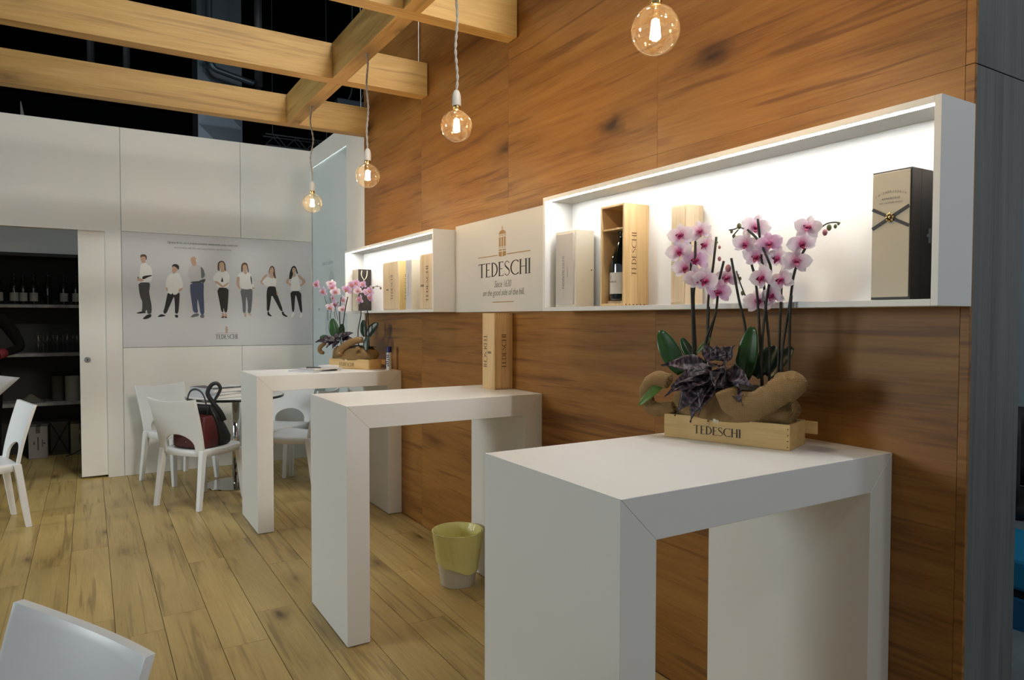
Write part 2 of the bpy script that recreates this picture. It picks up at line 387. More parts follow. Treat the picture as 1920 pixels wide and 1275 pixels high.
M['label'] = plain('paper_label', (.60, .59, .56), 0.7); M['label_dim'] = plain('dimmed_label', (.34, .33, .30), 0.7)  # shelf bottle labels: paper darkened to carry the closet's dimness
M['capsule'] = plain('dark_capsule', (.02, .012, .012), 0.35)
M['carton'] = plain('dimmed_white_carton', (.30, .28, .26), 0.75)  # white carton greyed, closet shade put into the colour
M['carton_beige'] = plain('dimmed_beige_carton', (.28, .25, .17), 0.75)  # beige lowered as well for the dim closet
M['carton_brown'] = plain('brown_carton', (.11, .095, .075), 0.8)
M['paper'] = plain('white_paper', (.72, .71, .70), 0.7)
M['tinted_paper'] = plain('grey_paper', (.52, .52, .55), 0.6)
M['magcover'] = plain('dark_magazine_cover', (.05, .045, .05), 0.4)
M['bagred'] = plain('dark_red_leather', (.085, .010, .010), 0.5, bump=0.3, bscale=300)
M['bagblack'] = plain('black_leather', (.012, .012, .014), 0.45, bump=0.3, bscale=300)
M['bucket'] = plain('white_plastic_bucket', (.74, .74, .72), 0.45)
M['liner'] = plain('yellow_bin_liner', (.74, .69, .27), 0.3, bump=0.8, bscale=60)
M['blue'] = plain('blue_cap', (.012, .018, .13), 0.4)
M['skin'] = plain('skin', (.50, .30, .20), 0.5)
M['red_cuff'] = plain('dark_red_knit', (.14, .006, .014), 0.8)
M['dark_cloth'] = plain('black_cloth', (.004, .004, .0045), 0.9, spec=.15)
M['burlap'] = None
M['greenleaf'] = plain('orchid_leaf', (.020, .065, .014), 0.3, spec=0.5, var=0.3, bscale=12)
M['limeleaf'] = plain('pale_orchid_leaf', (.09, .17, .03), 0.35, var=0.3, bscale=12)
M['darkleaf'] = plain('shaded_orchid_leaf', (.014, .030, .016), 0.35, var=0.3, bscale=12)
M['stem'] = plain('dark_stem', (.020, .018, .010), 0.5)
M['budgreen'] = plain('green_bud', (.13, .13, .05), 0.5)
M['budpink'] = plain('pink_bud', (.42, .16, .20), 0.5)
M['lip'] = plain('magenta_lip', (.36, .012, .10), 0.4, var=0.5, bscale=90)
M['lip_orange'] = plain('orange_throat', (.55, .20, .08), 0.4, var=0.4, bscale=90)
M['soil'] = plain('dark_moss', (.02, .017, .01), 0.9)
M['creambox'] = plain('cream_cardboard', (.62, .56, .43), 0.55)
M['darkbox'] = plain('dark_brown_cardboard', (.022, .016, .014), 0.5)
M['silverbox'] = plain('silver_cardboard', (.60, .60, .61), 0.45)
M['whitebox'] = plain('white_washed_box', (.72, .68, .57), 0.5)
M['greypaperbox'] = plain('taupe_paper', (.53, .50, .47), 0.55)
M['cordwhite'] = plain('cream_rope', (.72, .68, .52), 0.7)
M['cyan'] = plain('cyan_upholstery', (.01, .22, .42), 0.5)
M['cyan2'] = plain('deep_blue_upholstery', (.01, .12, .26), 0.5)
M['booth'] = plain('pale_grey_booth_panel', (.35, .42, .48), 0.5)

def petal_mat(name, edge, heart, vein):
    m, t, b = new_mat(name); N, L = t.nodes, t.links
    tc = N.new('ShaderNodeTexCoord'); ln = N.new('ShaderNodeVectorMath'); ln.operation = 'LENGTH'
    L.new(tc.outputs['Object'], ln.inputs[0])
    wv = N.new('ShaderNodeTexNoise'); wv.inputs['Scale'].default_value = 90; L.new(tc.outputs['Object'], wv.inputs['Vector'])
    ad = N.new('ShaderNodeMath'); ad.operation = 'MULTIPLY_ADD'; ad.inputs[1].default_value = 0.012; L.new(wv.outputs['Fac'], ad.inputs[0]); L.new(ln.outputs['Value'], ad.inputs[2])
    mr = N.new('ShaderNodeMapRange'); mr.inputs[1].default_value = 0.008; mr.inputs[2].default_value = 0.046; L.new(ad.outputs[0], mr.inputs[0])
    cr = N.new('ShaderNodeValToRGB'); e = cr.color_ramp.elements
    e[0].color = (*heart, 1); e[1].color = (*edge, 1); k = e.new(.45); k.color = (*vein, 1)
    L.new(mr.outputs[0], cr.inputs[0]); L.new(cr.outputs[0], b.inputs['Base Color']); b.inputs['Roughness'].default_value = .55
    tl = N.new('ShaderNodeBsdfTranslucent'); L.new(cr.outputs[0], tl.inputs[0])
    mx = N.new('ShaderNodeMixShader'); mx.inputs[0].default_value = .35
    L.new(b.outputs[0], mx.inputs[1]); L.new(tl.outputs[0], mx.inputs[2]); L.new(mx.outputs[0], t.nodes['Material Output'].inputs['Surface'])
    return m
M['petal'] = petal_mat('orchid_petal_pale', (.92, .88, .91), (.60, .13, .36), (.84, .68, .80))
M['petalpink'] = petal_mat('orchid_petal_pink', (.84, .66, .82), (.58, .12, .36), (.74, .45, .68))

def burlap_mat():
    m, t, b = new_mat('burlap_weave'); N, L = t.nodes, t.links
    tc = N.new('ShaderNodeTexCoord')
    w1 = N.new('ShaderNodeTexWave'); w1.inputs['Scale'].default_value = 95; w1.inputs['Distortion'].default_value = 2.5; w1.bands_direction = 'X'
    w2 = N.new('ShaderNodeTexWave'); w2.inputs['Scale'].default_value = 95; w2.inputs['Distortion'].default_value = 2.5; w2.bands_direction = 'Z'
    L.new(tc.outputs['Object'], w1.inputs[0]); L.new(tc.outputs['Object'], w2.inputs[0])
    mu = N.new('ShaderNodeMath'); mu.operation = 'MULTIPLY'; L.new(w1.outputs['Fac'], mu.inputs[0]); L.new(w2.outputs['Fac'], mu.inputs[1])
    cr = N.new('ShaderNodeValToRGB'); cr.color_ramp.elements[0].color = (.20, .115, .04, 1); cr.color_ramp.elements[1].color = (.42, .27, .115, 1)
    cr.color_ramp.elements[1].position = .6
    L.new(mu.outputs[0], cr.inputs[0]); L.new(cr.outputs[0], b.inputs['Base Color']); b.inputs['Roughness'].default_value = .9
    bp = N.new('ShaderNodeBump'); bp.inputs['Strength'].default_value = .6; bp.inputs['Distance'].default_value = .003
    L.new(mu.outputs[0], bp.inputs['Height']); L.new(bp.outputs[0], b.inputs['Normal']); return m
M['burlap'] = burlap_mat()
def begonia_mat():
    m, t, b = new_mat('begonia_leaf'); N, L = t.nodes, t.links
    tc = N.new('ShaderNodeTexCoord'); n = N.new('ShaderNodeTexNoise'); n.inputs['Scale'].default_value = 70; n.inputs['Detail'].default_value = 3
    mp = N.new('ShaderNodeMapping'); mp.inputs['Scale'].default_value = (1.6, .35, 1); L.new(tc.outputs['Object'], mp.inputs[0]); L.new(mp.outputs[0], n.inputs['Vector'])
    cr = N.new('ShaderNodeValToRGB'); e = cr.color_ramp.elements; e[0].position = .42; e[0].color = (.012, .007, .010, 1); e[1].position = .66; e[1].color = (.125, .09, .11, 1)
    k = e.new(.52); k.color = (.045, .024, .036, 1)
    L.new(n.outputs['Fac'], cr.inputs[0]); L.new(cr.outputs[0], b.inputs['Base Color']); b.inputs['Roughness'].default_value = .38
    bp = N.new('ShaderNodeBump'); bp.inputs['Strength'].default_value = .7; bp.inputs['Distance'].default_value = .004
    L.new(n.outputs['Fac'], bp.inputs['Height']); L.new(bp.outputs[0], b.inputs['Normal']); return m
M['begonia'] = begonia_mat()

# ---------------------------------------------------------------- setting: floor
fl = struct(bx('floor', (-4.55, -1.2, -.06), (0.0, 9.35, -.012), M['black'], bevel=0))
PW, PL = 0.2045, 1.285
xe = -1.335 + 6*PW
jo = {0: 3.32, 1: 3.84, 2: 4.96, 3: 3.93, 4: 4.94}
pm = {}
random.seed(4)
for c in range(-1, 21):
    x1 = xe - c*PW; x0 = x1-PW
    x1c = min(x1, -0.001)
    if x0 > -0.01: continue
    rix = c-6
    y0 = jo.get(rix, 3.2 + ((c*0.47) % 1.0)*PL)
    y = y0 - math.ceil((y0+1.2)/PL)*PL
    while y < 9.35:
        a, b_ = max(y, -1.2), min(y+PL, 9.35)
        if b_-a > .02:
            lx, ly = round(x1c-x0-.0022, 4), round(b_-a-.002, 4)
            key = (lx, ly)
            if key not in pm: pm[key] = MB().box((0, 0, -.012), (lx, ly, 0)).mesh('plank', M['floor_oak'])
            o = link('plank', pm[key], fl, loc=(x0+.001, a+.001, 0)); 
            q = o.modifiers.new('bevel', 'BEVEL'); q.width = .0012; q.segments = 1; q.limit_method = 'ANGLE'
        y += PL
hf = struct(bx('ground', (-30, -30, -.1), (30, 45, -.06), M['hall_floor'], bevel=0))

# ---------------------------------------------------------------- setting: oak wall on the right with its end
TOPW = 3.82
wr = struct(bx('wall_right', (.014, .976, 0), (.28, 5.786, TOPW), M['black'], bevel=0))
cols = [.986, 2.18, 3.385, 4.585, 5.782]
for (z0, z1) in ((.0, 2.1815), (2.182, TOPW)):
    for i in range(4):
        bx('panel', (0, cols[i]+.0004, z0+.0002), (.014, cols[i+1]-.0004, z1), M['wall_oak'], wr, bevel=.0003)
for (z0, z1) in ((.0, 2.181), (2.183, TOPW)):
    bx('edge_strip', (0, .962, z0), (.014, .9855, z1), M['wall_oak'], wr, bevel=.0006)
    bx('end_panel', (.0145, .9625, z0+.001), (.292, .9755, z1), M['grey_oak'], wr, bevel=.0008)

# far white stretch of the right wall: post, glass panel, fascia
wf = struct(bx('wall_right_far', (.03, 5.79, 0), (.28, 7.60, 3.27), M['panel_white'], bevel=0))
bx('post', (0, 5.786, 0), (.03, 6.268, 3.27), M['panel_white'], wf, bevel=.001)
bx('fascia', (0, 6.2695, 3.085), (.010, 7.47, 3.27), M['panel_white'], wf, bevel=.001); bx('light_cover', (.0103, 6.2695, 3.108), (.0298, 7.47, 3.27), M['panel_white'], wf, bevel=0)
gp = bx('glass_panel', (.016, 6.2695, 0), (.0295, 7.47, 3.094), M['glass_panel'], wf, bevel=.001)
bx('led_strip', (.0106, 6.30, 3.104), (.0155, 7.44, 3.1075), M['led_alcove'], wf, bevel=0)
MB().lathe([(.0001, 0), (.012, 0), (.012, .012), (.0001, .012)], 12).build('standoff', M['chrome'], wf).matrix_local = Matrix.Translation((.016, 7.21, 1.585)) @ Matrix.Rotation(R(-90), 4, 'Y')
# faint etched bottle drawing and words on the glass
gx = .0158
def gpz(y, z): return (gx, y, z)
sil = [(-.05, 0), (.05, 0), (.05, .30), (.046, .36), (.02, .44), (.018, .60), (-.018, .60), (-.02, .44), (-.046, .36), (-.05, .30)]
flat([[(x*1.6, y*.62) for x, y in sil]], (gx, 6.93, 1.30), (0, -1, 0), (0, 0, 1), 'etched_bottle', M['glass_ghost'], wf)
flat([[(.11*math.cos(R(a)), .2+.2*math.sin(R(a))) for a in range(0, 360, 15)]], (gx, 6.80, 1.56), (0, -1, 0), (0, 0, 1), 'etched_bell', M['glass_ghost'], wf)
font_text('vini di collina', (gx, 6.93, 2.03), (0, -1, 0), (0, 0, 1), .06, 'etched_lettering', M['glass_ghost'], wf, width=.36, shear=.25)

# ---------------------------------------------------------------- setting: white back wall with sliding door
YB = 7.4715
wb = struct(MB().box((-1.90, YB+.02, 0), (0.029, YB+.11, 3.266)).box((-3.2, YB+.02, 2.295), (-1.90, YB+.11, 3.266)).box((-4.6, YB+.02, 0), (-3.2, YB+.11, 3.266)).build('wall_back', M['panel_white']))
def wp(x0, x1, z0, z1): bx('panel', (x0+.0018, YB, z0+.0015), (x1-.0018, YB+.02, z1-.0015), M['panel_white'], wb, bevel=.0008)
for x0, x1 in ((-1.767, -.707), (-.707, .0135)):
    wp(x0, x1, 0, 1.212); wp(x0, x1, 2.304, 3.268)
wp(-1.767, .0135, 1.212, 2.304)
bx('jamb_panel', (-1.898, YB, .0015), (-1.7688, YB+.02, 2.2949), M['panel_white'], wb, bevel=0); bx('header_panel', (-2.9, YB, 2.295), (-1.7688, YB+.02, 3.2665), M['panel_white'], wb, bevel=0); wp(-3.2, -2.9, 2.295, 3.268); wp(-4.6, -3.2, 0, 3.268)
dr = struct(bx('door_1', (-2.112, YB+.034, .022), (-1.86, YB+.07, 2.33), M['panel_white'], bevel=.001))
lk = MB().lathe([(.0001, 0), (.026, 0), (.026, .004), (.020, .007), (.0001, .007)], 20).build('lock', M['steel'], dr)
lk.matrix_local = Matrix.Translation((-2.053, YB+.034, 1.106)) @ Matrix.Rotation(R(90), 4, 'X')
kh = MB().box((-.0035, -.012, .0071), (.0035, .010, .0085)).build('keyhole', M['black'], lk)

# poster printed on the back wall
ps = thing('poster', 'wide printed poster of seven standing people on the white back wall', 'poster', (0, 0, 0))
bx('sheet', (-1.764, YB-.004, 1.215), (-.001, YB-.0005, 2.301), M['poster'], ps, bevel=0)
PC = dict(hairbrown=(.10, .055, .03), skin=(.50, .33, .23), shirt=(.74, .73, .71), black=(.018, .017, .018), charcoal=(.055, .055, .06),
          greyshirt=(.50, .50, .51), grey=(.14, .14, .15), jeans=(.065, .085, .15))
PM = {k: plain('print_'+k, v, .5, spec=.3) for k, v in PC.items()}
FIGS= [[('hairbrown',[-1612,2077,-1606,2091,-1589,2097,-1569,2095,-1558,2082,-1556,2063,-1561,2043,-1566,2048,-1568,2073,-1586,2075,-1609,2067,-1611,2057]),('skin',[-1610,2066,-1589,2076,-1568,2073,-1565,2048,-1570,2026,-1570,2016,-1592,2007,-1602,2022,-1609,2041]),('shirt',[-1606,2000,-1592,2010,-1570,2018,-1553,2005,-1528,1986,-1513,1951,-1511,1900,-1514,1856,-1535,1838,-1565,1829,-1590,1837,-1629,1827,-1633,1833,-1599,1864,-1619,1872,-1615,1947,-1612,1980]),('black',[-1594,1891,-1517,1903,-1515,1894,-1544,1883,-1584,1859,-1599,1864]),('skin',[-1641,1863,-1619,1869,-1594,1862,-1585,1848,-1604,1837,-1629,1841,-1642,1852]),('black',[-1639,1880,-1631,1883,-1626,1869,-1633,1864]),('charcoal',[-1631,1827,-1540,1833,-1533,1811,-1537,1771,-1542,1743,-1532,1671,-1523,1621,-1521,1565,-1527,1532,-1561,1531,-1561,1576,-1579,1548,-1608,1548,-1600,1598,-1602,1659,-1616,1686,-1627,1753]),('black',[-1650,1542,-1608,1556,-1568,1548,-1571,1540,-1618,1534,-1647,1535]),('black',[-1599,1487,-1564,1523,-1527,1532,-1524,1504,-1560,1484,-1592,1480])],[('black',[-1342,1988,-1337,2008,-1316,2017,-1293,2013,-1279,1996,-1280,1971,-1289,1959,-1296,1976,-1327,1997,-1340,1980]),('skin',[-1338,1983,-1327,1998,-1297,1978,-1294,1959,-1307,1938,-1328,1918,-1342,1940,-1342,1963]),('shirt',[-1353,1923,-1328,1918,-1299,1933,-1276,1923,-1256,1863,-1246,1807,-1252,1784,-1273,1783,-1283,1755,-1304,1723,-1333,1717,-1341,1739,-1350,1719,-1376,1733,-1386,1752,-1398,1786,-1395,1837,-1384,1888]),('skin',[-1398,1786,-1385,1789,-1380,1769,-1383,1752,-1396,1758]),('skin',[-1288,1766,-1273,1778,-1247,1790,-1262,1761,-1283,1743]),('black',[-1382,1738,-1350,1718,-1341,1738,-1331,1716,-1304,1721,-1276,1749,-1282,1635,-1291,1536,-1322,1535,-1320,1601,-1325,1691,-1330,1700,-1367,1606,-1399,1529,-1426,1543,-1408,1605,-1392,1690]),('black',[-1477,1501,-1444,1532,-1401,1518,-1409,1510,-1444,1503]),('black',[-1325,1524,-1294,1524,-1293,1496,-1317,1496])],[('skin',[-1178,2071,-1164,2090,-1144,2095,-1125,2081,-1119,2051,-1124,2022,-1145,1995,-1164,2013,-1173,2042]),('shirt',[-1129,2082,-1119,2063,-1121,2033,-1128,2051]),('greyshirt',[-1162,2002,-1145,1995,-1118,2018,-1080,2005,-1053,1965,-1035,1906,-1044,1861,-1065,1853,-1174,1847,-1197,1886,-1203,1945,-1196,1989]),('grey',[-1087,2005,-1060,1972,-1047,1913,-1068,1887,-1082,1883,-1084,1949]),('charcoal',[-1106,1860,-1044,1884,-1048,1854,-1069,1831,-1075,1857]),('charcoal',[-1179,1849,-1072,1861,-1073,1842,-1179,1835]),('jeans',[-1182,1835,-1075,1844,-1058,1831,-1063,1742,-1059,1638,-1058,1526,-1093,1526,-1105,1622,-1118,1689,-1122,1607,-1113,1541,-1160,1548,-1170,1636,-1185,1769]),('grey',[-1188,1500,-1157,1533,-1113,1541,-1104,1515,-1158,1500]),('grey',[-1096,1526,-1058,1525,-1061,1494,-1095,1494])],[('hairbrown',[-932,2004,-928,2045,-903,2067,-875,2064,-858,2037,-856,1995,-851,1971,-869,1961,-868,2040,-903,2053,-917,2030,-911,1963,-931,1968]),('skin',[-917,2030,-900,2055,-875,2049,-867,2017,-876,1987,-855,1965,-890,1949,-904,1963,-900,1982,-914,2000]),('shirt',[-922,1959,-890,1949,-853,1965,-827,1944,-816,1898,-828,1853,-831,1796,-942,1797,-940,1861,-972,1864,-975,1893,-950,1939]),('skin',[-968,1860,-937,1861,-905,1836,-885,1817,-895,1798,-927,1827]),('skin',[-827,1860,-838,1830,-871,1803,-892,1794,-892,1813,-863,1829]),('black',[-891,1907,-884,1889,-878,1855,-902,1854,-894,1885]),('black',[-942,1799,-830,1796,-832,1716,-845,1550,-870,1550,-880,1602,-882,1550,-901,1557,-915,1640]),('skin',[-894,1549,-877,1542,-874,1512,-898,1503]),('skin',[-871,1542,-849,1538,-849,1503,-870,1510]),('hairbrown',[-903,1504,-874,1516,-874,1494,-901,1494]),('hairbrown',[-871,1512,-845,1504,-849,1494,-872,1494])],[('hairbrown',[-710,1963,-708,2029,-692,2054,-671,2059,-650,2048,-641,2015,-634,1960,-646,1959,-652,2026,-671,2041,-692,2024,-692,1961]),('skin',[-692,2024,-674,2041,-653,2028,-651,1992,-659,1976,-654,1948,-670,1934,-685,1953,-685,1975,-694,2002]),('shirt',[-704,1957,-685,1955,-667,1934,-652,1951,-635,1960,-609,1933,-604,1889,-591,1850,-581,1801,-600,1795,-661,1785,-718,1797,-723,1858,-722,1910,-746,1915,-730,1945]),('black',[-620,1933,-608,1905,-602,1839,-609,1836,-618,1883]),('skin',[-747,1915,-722,1910,-731,1857,-728,1813,-713,1792,-724,1783,-744,1808,-757,1851]),('skin',[-600,1817,-580,1801,-587,1789,-602,1794]),('grey',[-722,1792,-661,1784,-602,1794,-601,1739,-606,1655,-618,1544,-651,1544,-646,1627,-661,1727,-667,1643,-668,1547,-696,1544,-701,1654]),('skin',[-687,1544,-668,1544,-660,1511,-677,1504,-684,1516]),('skin',[-647,1544,-629,1544,-608,1521,-632,1522])],[('hairbrown',[-440,1922,-438,1989,-420,2029,-398,2037,-379,2014,-374,1952,-364,1902,-378,1899,-399,1951,-390,1997,-404,2024,-426,2001,-432,1967]),('skin',[-431,1995,-404,2026,-388,2003,-391,1969,-405,1951,-380,1918,-405,1905,-432,1913,-429,1950]),('skin',[-448,1955,-465,1910,-508,1864,-484,1842,-498,1836,-527,1863,-513,1886,-486,1932]),('shirt',[-465,1918,-438,1914,-405,1905,-380,1913,-361,1896,-367,1823,-433,1824,-476,1828,-492,1853,-508,1867]),('black',[-449,1823,-370,1823,-365,1772,-346,1716,-295,1569,-320,1563,-369,1659,-412,1740,-423,1658,-438,1565,-462,1567,-461,1657,-463,1753]),('skin',[-365,1777,-346,1761,-349,1727,-360,1732]),('black',[-454,1562,-441,1562,-435,1539,-408,1514,-425,1510,-457,1525]),('black',[-312,1560,-292,1563,-287,1540,-245,1509,-270,1505,-306,1526])],[('black',[-234,1900,-227,1969,-210,2021,-188,2046,-165,2040,-151,2006,-138,1966,-152,1960,-163,2000,-185,2033,-199,1998,-191,1953,-208,1907]),('skin',[-199,2010,-185,2030,-162,2011,-161,1983,-174,1965,-163,1937,-186,1923,-191,1959,-200,1987]),('skin',[-233,1923,-256,1899,-268,1865,-217,1829,-212,1847,-242,1871,-228,1900]),('skin',[-140,1960,-103,1933,-52,1883,-107,1826,-150,1848,-133,1852,-113,1846,-90,1882,-138,1926]),('shirt',[-200,1918,-186,1922,-163,1934,-146,1957,-135,1920,-127,1875,-110,1783,-223,1781,-212,1838,-211,1901]),('black',[-223,1778,-109,1780,-105,1662,-96,1553,-118,1553,-142,1662,-167,1753,-176,1661,-183,1558,-205,1563,-213,1672]),('shirt',[-203,1552,-177,1549,-197,1503,-220,1506]),('shirt',[-115,1550,-95,1544,-101,1501,-130,1501])]]
for fi, polys in enumerate(FIGS):
    mbq = MB(); keys = []
    for j, (k, q) in enumerate(polys):
        if k not in keys: keys.append(k)
        pts = [Vector((q[i]/1000, YB-.0046-j*.00006, q[i+1]/1000)) for i in range(0, len(q), 2)]
        n = len(pts); sm = []
        for i in range(n):                                  # round the outline once
            a, b_ = pts[i], pts[(i+1) % n]; sm += [a*.78+b_*.22, a*.22+b_*.78]
        mbq.face(sm, keys.index(k))
    me = mbq.mesh('printed_person', [PM[k] for k in keys]); link('printed_person', me, ps)
px = -.944
font_text('Ognuno di noi, con il proprio carattere, esattamente come i nostri vini', (-1.06, YB-.0045, 2.214), (1, 0, 0), (0, 0, 1), .030, 'caption', M['ink'], ps, width=.64, shear=.2)
font_text('Each one of us, with their own unique character, just like our wines', (-1.06, YB-.0045, 2.168), (1, 0, 0), (0, 0, 1), .026, 'caption', M['greyink'], ps, width=.52, shear=.2)
logo_text((-.853, YB-.0045, 1.283), (1, 0, 0), (0, 0, 1), .046, 'logo_lettering', M['ink'], ps, width=.21, center=True)
flat([[(x*.075*1.3, y*.075) for x, y in p] for p in tower_polys()], (-.853, YB-.0045, 1.342), (1, 0, 0), (0, 0, 1), 'logo_tower', M['gold'], ps)
flat(rect(-.10, 0, -.014, .0025)+rect(.014, 0, .10, .0025), (-.853, YB-.0045, 1.342), (1, 0, 0), (0, 0, 1), 'logo_rule', M['gold'], ps)

# ---------------------------------------------------------------- setting: storage closet behind
struct(bx('wall_storage_back', (-3.8, 9.32, 0), (-1.2, 9.40, 3.2), M['panel_white'], bevel=0))
struct(bx('wall_storage_right', (-1.26, YB+.112, 0), (-1.2, 9.318, 3.2), M['store_dark'], bevel=0))
struct(bx('wall_storage_left', (-3.86, YB+.112, 0), (-3.8, 9.40, 3.2), M['store_dark'], bevel=0))
sh = thing('shelving_unit', 'dark shelving unit with pale shelf edges inside the storage doorway', 'shelves', (0, 0, 0))
SY = 8.85
bx('back_panel', (-3.70, 9.26, 0), (-1.30, 9.30, 2.15), M['store_dark'], sh)
bx('top_board', (-3.72, SY-.02, 2.135), (-1.28, 9.30, 2.17), M['store_dark'], sh)
bx('header_panel', (-3.72, SY+.02, 2.171), (-1.28, SY+.05, 2.9), M['niche_white'], sh)
for x in (-3.72, -1.30): bx('side_panel', (x, SY, 0), (x+.02, 9.26, 2.134), M['store_dark'], sh)
SZ = [1.617, 1.10, .575]
for z in SZ: bx('shelf', (-3.698, SY, z-.018), (-1.302, 9.258, z+.014), M['shelf_edge'], sh)
random.seed(9)
def bottle_prof(s=1.0): return [(.0001, 0), (.036*s, 0), (.038*s, .006), (.038*s, .185*s), (.034*s, .21*s), (.018*s, .245*s), (.0145*s, .26*s), (.0145*s, .30*s), (.016*s, .301*s), (.016*s, .313*s), (.0001, .313*s)]
b0 = thing('wine_bottle', 'x', 'bottle', (0, 0, 0), 0, 'wine bottles on the top storage shelf')
MB().lathe(bottle_prof(), 20).build('glass_body', M['bottle'], b0, smooth=True)
MB().lathe([(.0386, .035), (.0386, .125)], 20, cap=False).build('paper_label', M['label_dim'], b0, smooth=True)
MB().lathe([(.0152, .255), (.0152, .300), (.0168, .301), (.0168, .314), (.0001, .3145)], 16, cap=False).build('capsule', M['capsule'], b0, smooth=True)
BXS = [(-2.83, 0), (-2.700, 0), (-2.625, .05), (-2.530, 0), (-2.405, 0), (-2.262, 0), (-2.150, .0), (-2.085, .09), (-1.99, .0)]
BL = ['wine bottle on top storage shelf nearest the left picture edge', 'second wine bottle from left on the top storage shelf', 'third wine bottle from left on the top storage shelf, set back',
      'fourth wine bottle from left on the top storage shelf', 'dark wine bottle without a label on the top storage shelf', 'pale labelled wine bottle just right of the unlabelled one',
      'wine bottle with wide label in the right group on the storage shelf', 'wine bottle set back in the right group on the storage shelf', 'wine bottle half hidden behind the edge of the sliding door']
for i, (x, dy) in enumerate(BXS):
    lx = x
    loc = (lx, SY+.06+dy, 1.6315)
    if i == 0: b0.location = loc; b0['label'] = BL[0]
    else:
        c = copy_tree(b0, loc, random.random()*.4, BL[i])
        if i == 4:
            for ch in list(c.children):
                if ch.name.startswith('paper_label'): bpy.data.objects.remove(ch)
g0 = thing('wine_glass', 'clear stemmed wine glass in the row on the middle storage shelf', 'wine glass', (-2.50, SY+.09, 1.1145), 0, 'wine glasses on the middle storage shelf')
MB().lathe([(.0001, 0), (.034, 0), (.034, .003), (.006, .008), (.0045, .012), (.0045, .085), (.010, .095), (.034, .13), (.040, .16), (.034, .215), (.0325, .215), (.038, .16), (.032, .132), (.0001, .1)], 20, cap=False).build('bowl_and_stem', M['glassware'], g0, smooth=True)
for i, (x, dy) in enumerate(((-2.42, .1), (-2.33, .08), (-2.24, .1), (-2.15, .07), (-2.06, .09), (-2.46, .2), (-2.37, .21), (-2.28, .2), (-2.19, .21), (-2.10, .2))):
    copy_tree(g0, (x, SY+dy, 1.1145), 0, 'clear stemmed wine glass in the row on the middle storage shelf')
t = thing('paper_roll', 'tall pale paper roll on the lowest storage shelf, middle of three', 'roll', (-2.20, SY+.10, .5895))
MB().lathe([(.0001, 0), (.068, 0), (.070, .004), (.070, .268), (.066, .272), (.022, .272), (.022, .262), (.0001, .262)], 24).build('roll_body', M['carton'], t, smooth=False)
t = thing('paper_roll', 'tall dull roll on the lowest storage shelf, left of the pale one', 'roll', (-2.335, SY+.17, .5895))
MB().lathe([(.0001, 0), (.055, 0), (.056, .004), (.056, .262), (.05, .27), (.02, .27), (.02, .26), (.0001, .26)], 24).build('roll_body', M['carton_brown'], t)
t = thing('canister', 'small white canister on the lowest storage shelf next to the door', 'canister', (-2.065, SY+.10, .5895))
MB().lathe([(.0001, 0), (.036, 0), (.038, .004), (.038, .12), (.034, .127)], 20).build('can_body', M['paper'], t)
MB().lathe([(.034, .127), (.036, .128), (.036, .142), (.0001, .144)], 20).build('lid', M['carton'], t)
t = thing('cloth_bundle', 'dark folded cloth heap on the lowest storage shelf behind the chair', 'cloth', (-2.58, SY+.12, .5895))
MB().grid(lambda u, v: (-.13+.26*u, -.09+.18*v, .07*math.sin(math.pi*u)*math.sin(math.pi*v)*(1+.3*math.sin(9*u)*math.cos(7*v))+.002), 10, 8).build('folded_cloth', M['carton_brown'], t, smooth=True, solid=.004)
def carton(name, label, x0, x1, y, h, mat, d=.26):
    t = thing(name, label, 'carton', ((x0+x1)/2, y, .0005)); wd = x1-x0
    bx('box_body', (-wd/2, 0, 0), (wd/2, d, h), mat, t, bevel=.003)
    bx('tape', (-.02, -.0006, h*.8), (.02, d*.9, h+.0008), M['carton_brown'], t, bevel=0); return t, wd
t, wd = carton('carton', 'white wine carton with printed lines on the storage floor', -2.60, -2.43, 8.86, .335, M['carton'])
flat(rect(-.005, .09, .005, .23)+rect(.035, .12, .042, .2)+rect(-.04, .15, -.03, .18)+[[(.055+.009*math.cos(R(a)), .16+.009*math.sin(R(a))) for a in range(0, 360, 40)]], (0, -.0008, 0), (1, 0, 0), (0, 0, 1), 'printed_mark', M['ink'], t)
t, wd = carton('carton', 'brown carton with a crossed strap on the storage floor', -2.41, -2.245, 9.0, .36, M['carton_brown'], .24)
for s in (-1, 1): MB().tube([(-s*.08, -.004, .02), (s*.08, -.004, .345)], .005, 6).build('strap', M['black'], t)
t, wd = carton('carton', 'beige carton beside the sliding door on the storage floor', -2.225, -2.03, 8.90, .335, M['carton_beige'])
flat(rect(-.02, .12, -.012, .23)+rect(.03, .17, .05, .19), (0, -.0008, 0), (1, 0, 0), (0, 0, 1), 'printed_mark', M['ink'], t)
tag(MB().tube(smoothpath([(-2.27, 8.82, .006), (-2.2, 8.81, .03), (-2.12, 8.80, .07), (-2.05, 8.79, .06), (-2.0, 8.78, .006), (-1.9, 8.8, .006)]), .005, 6).build('power_cord', M['black'], smooth=True), 'black power cord looping up in front of the beige carton', 'cord')

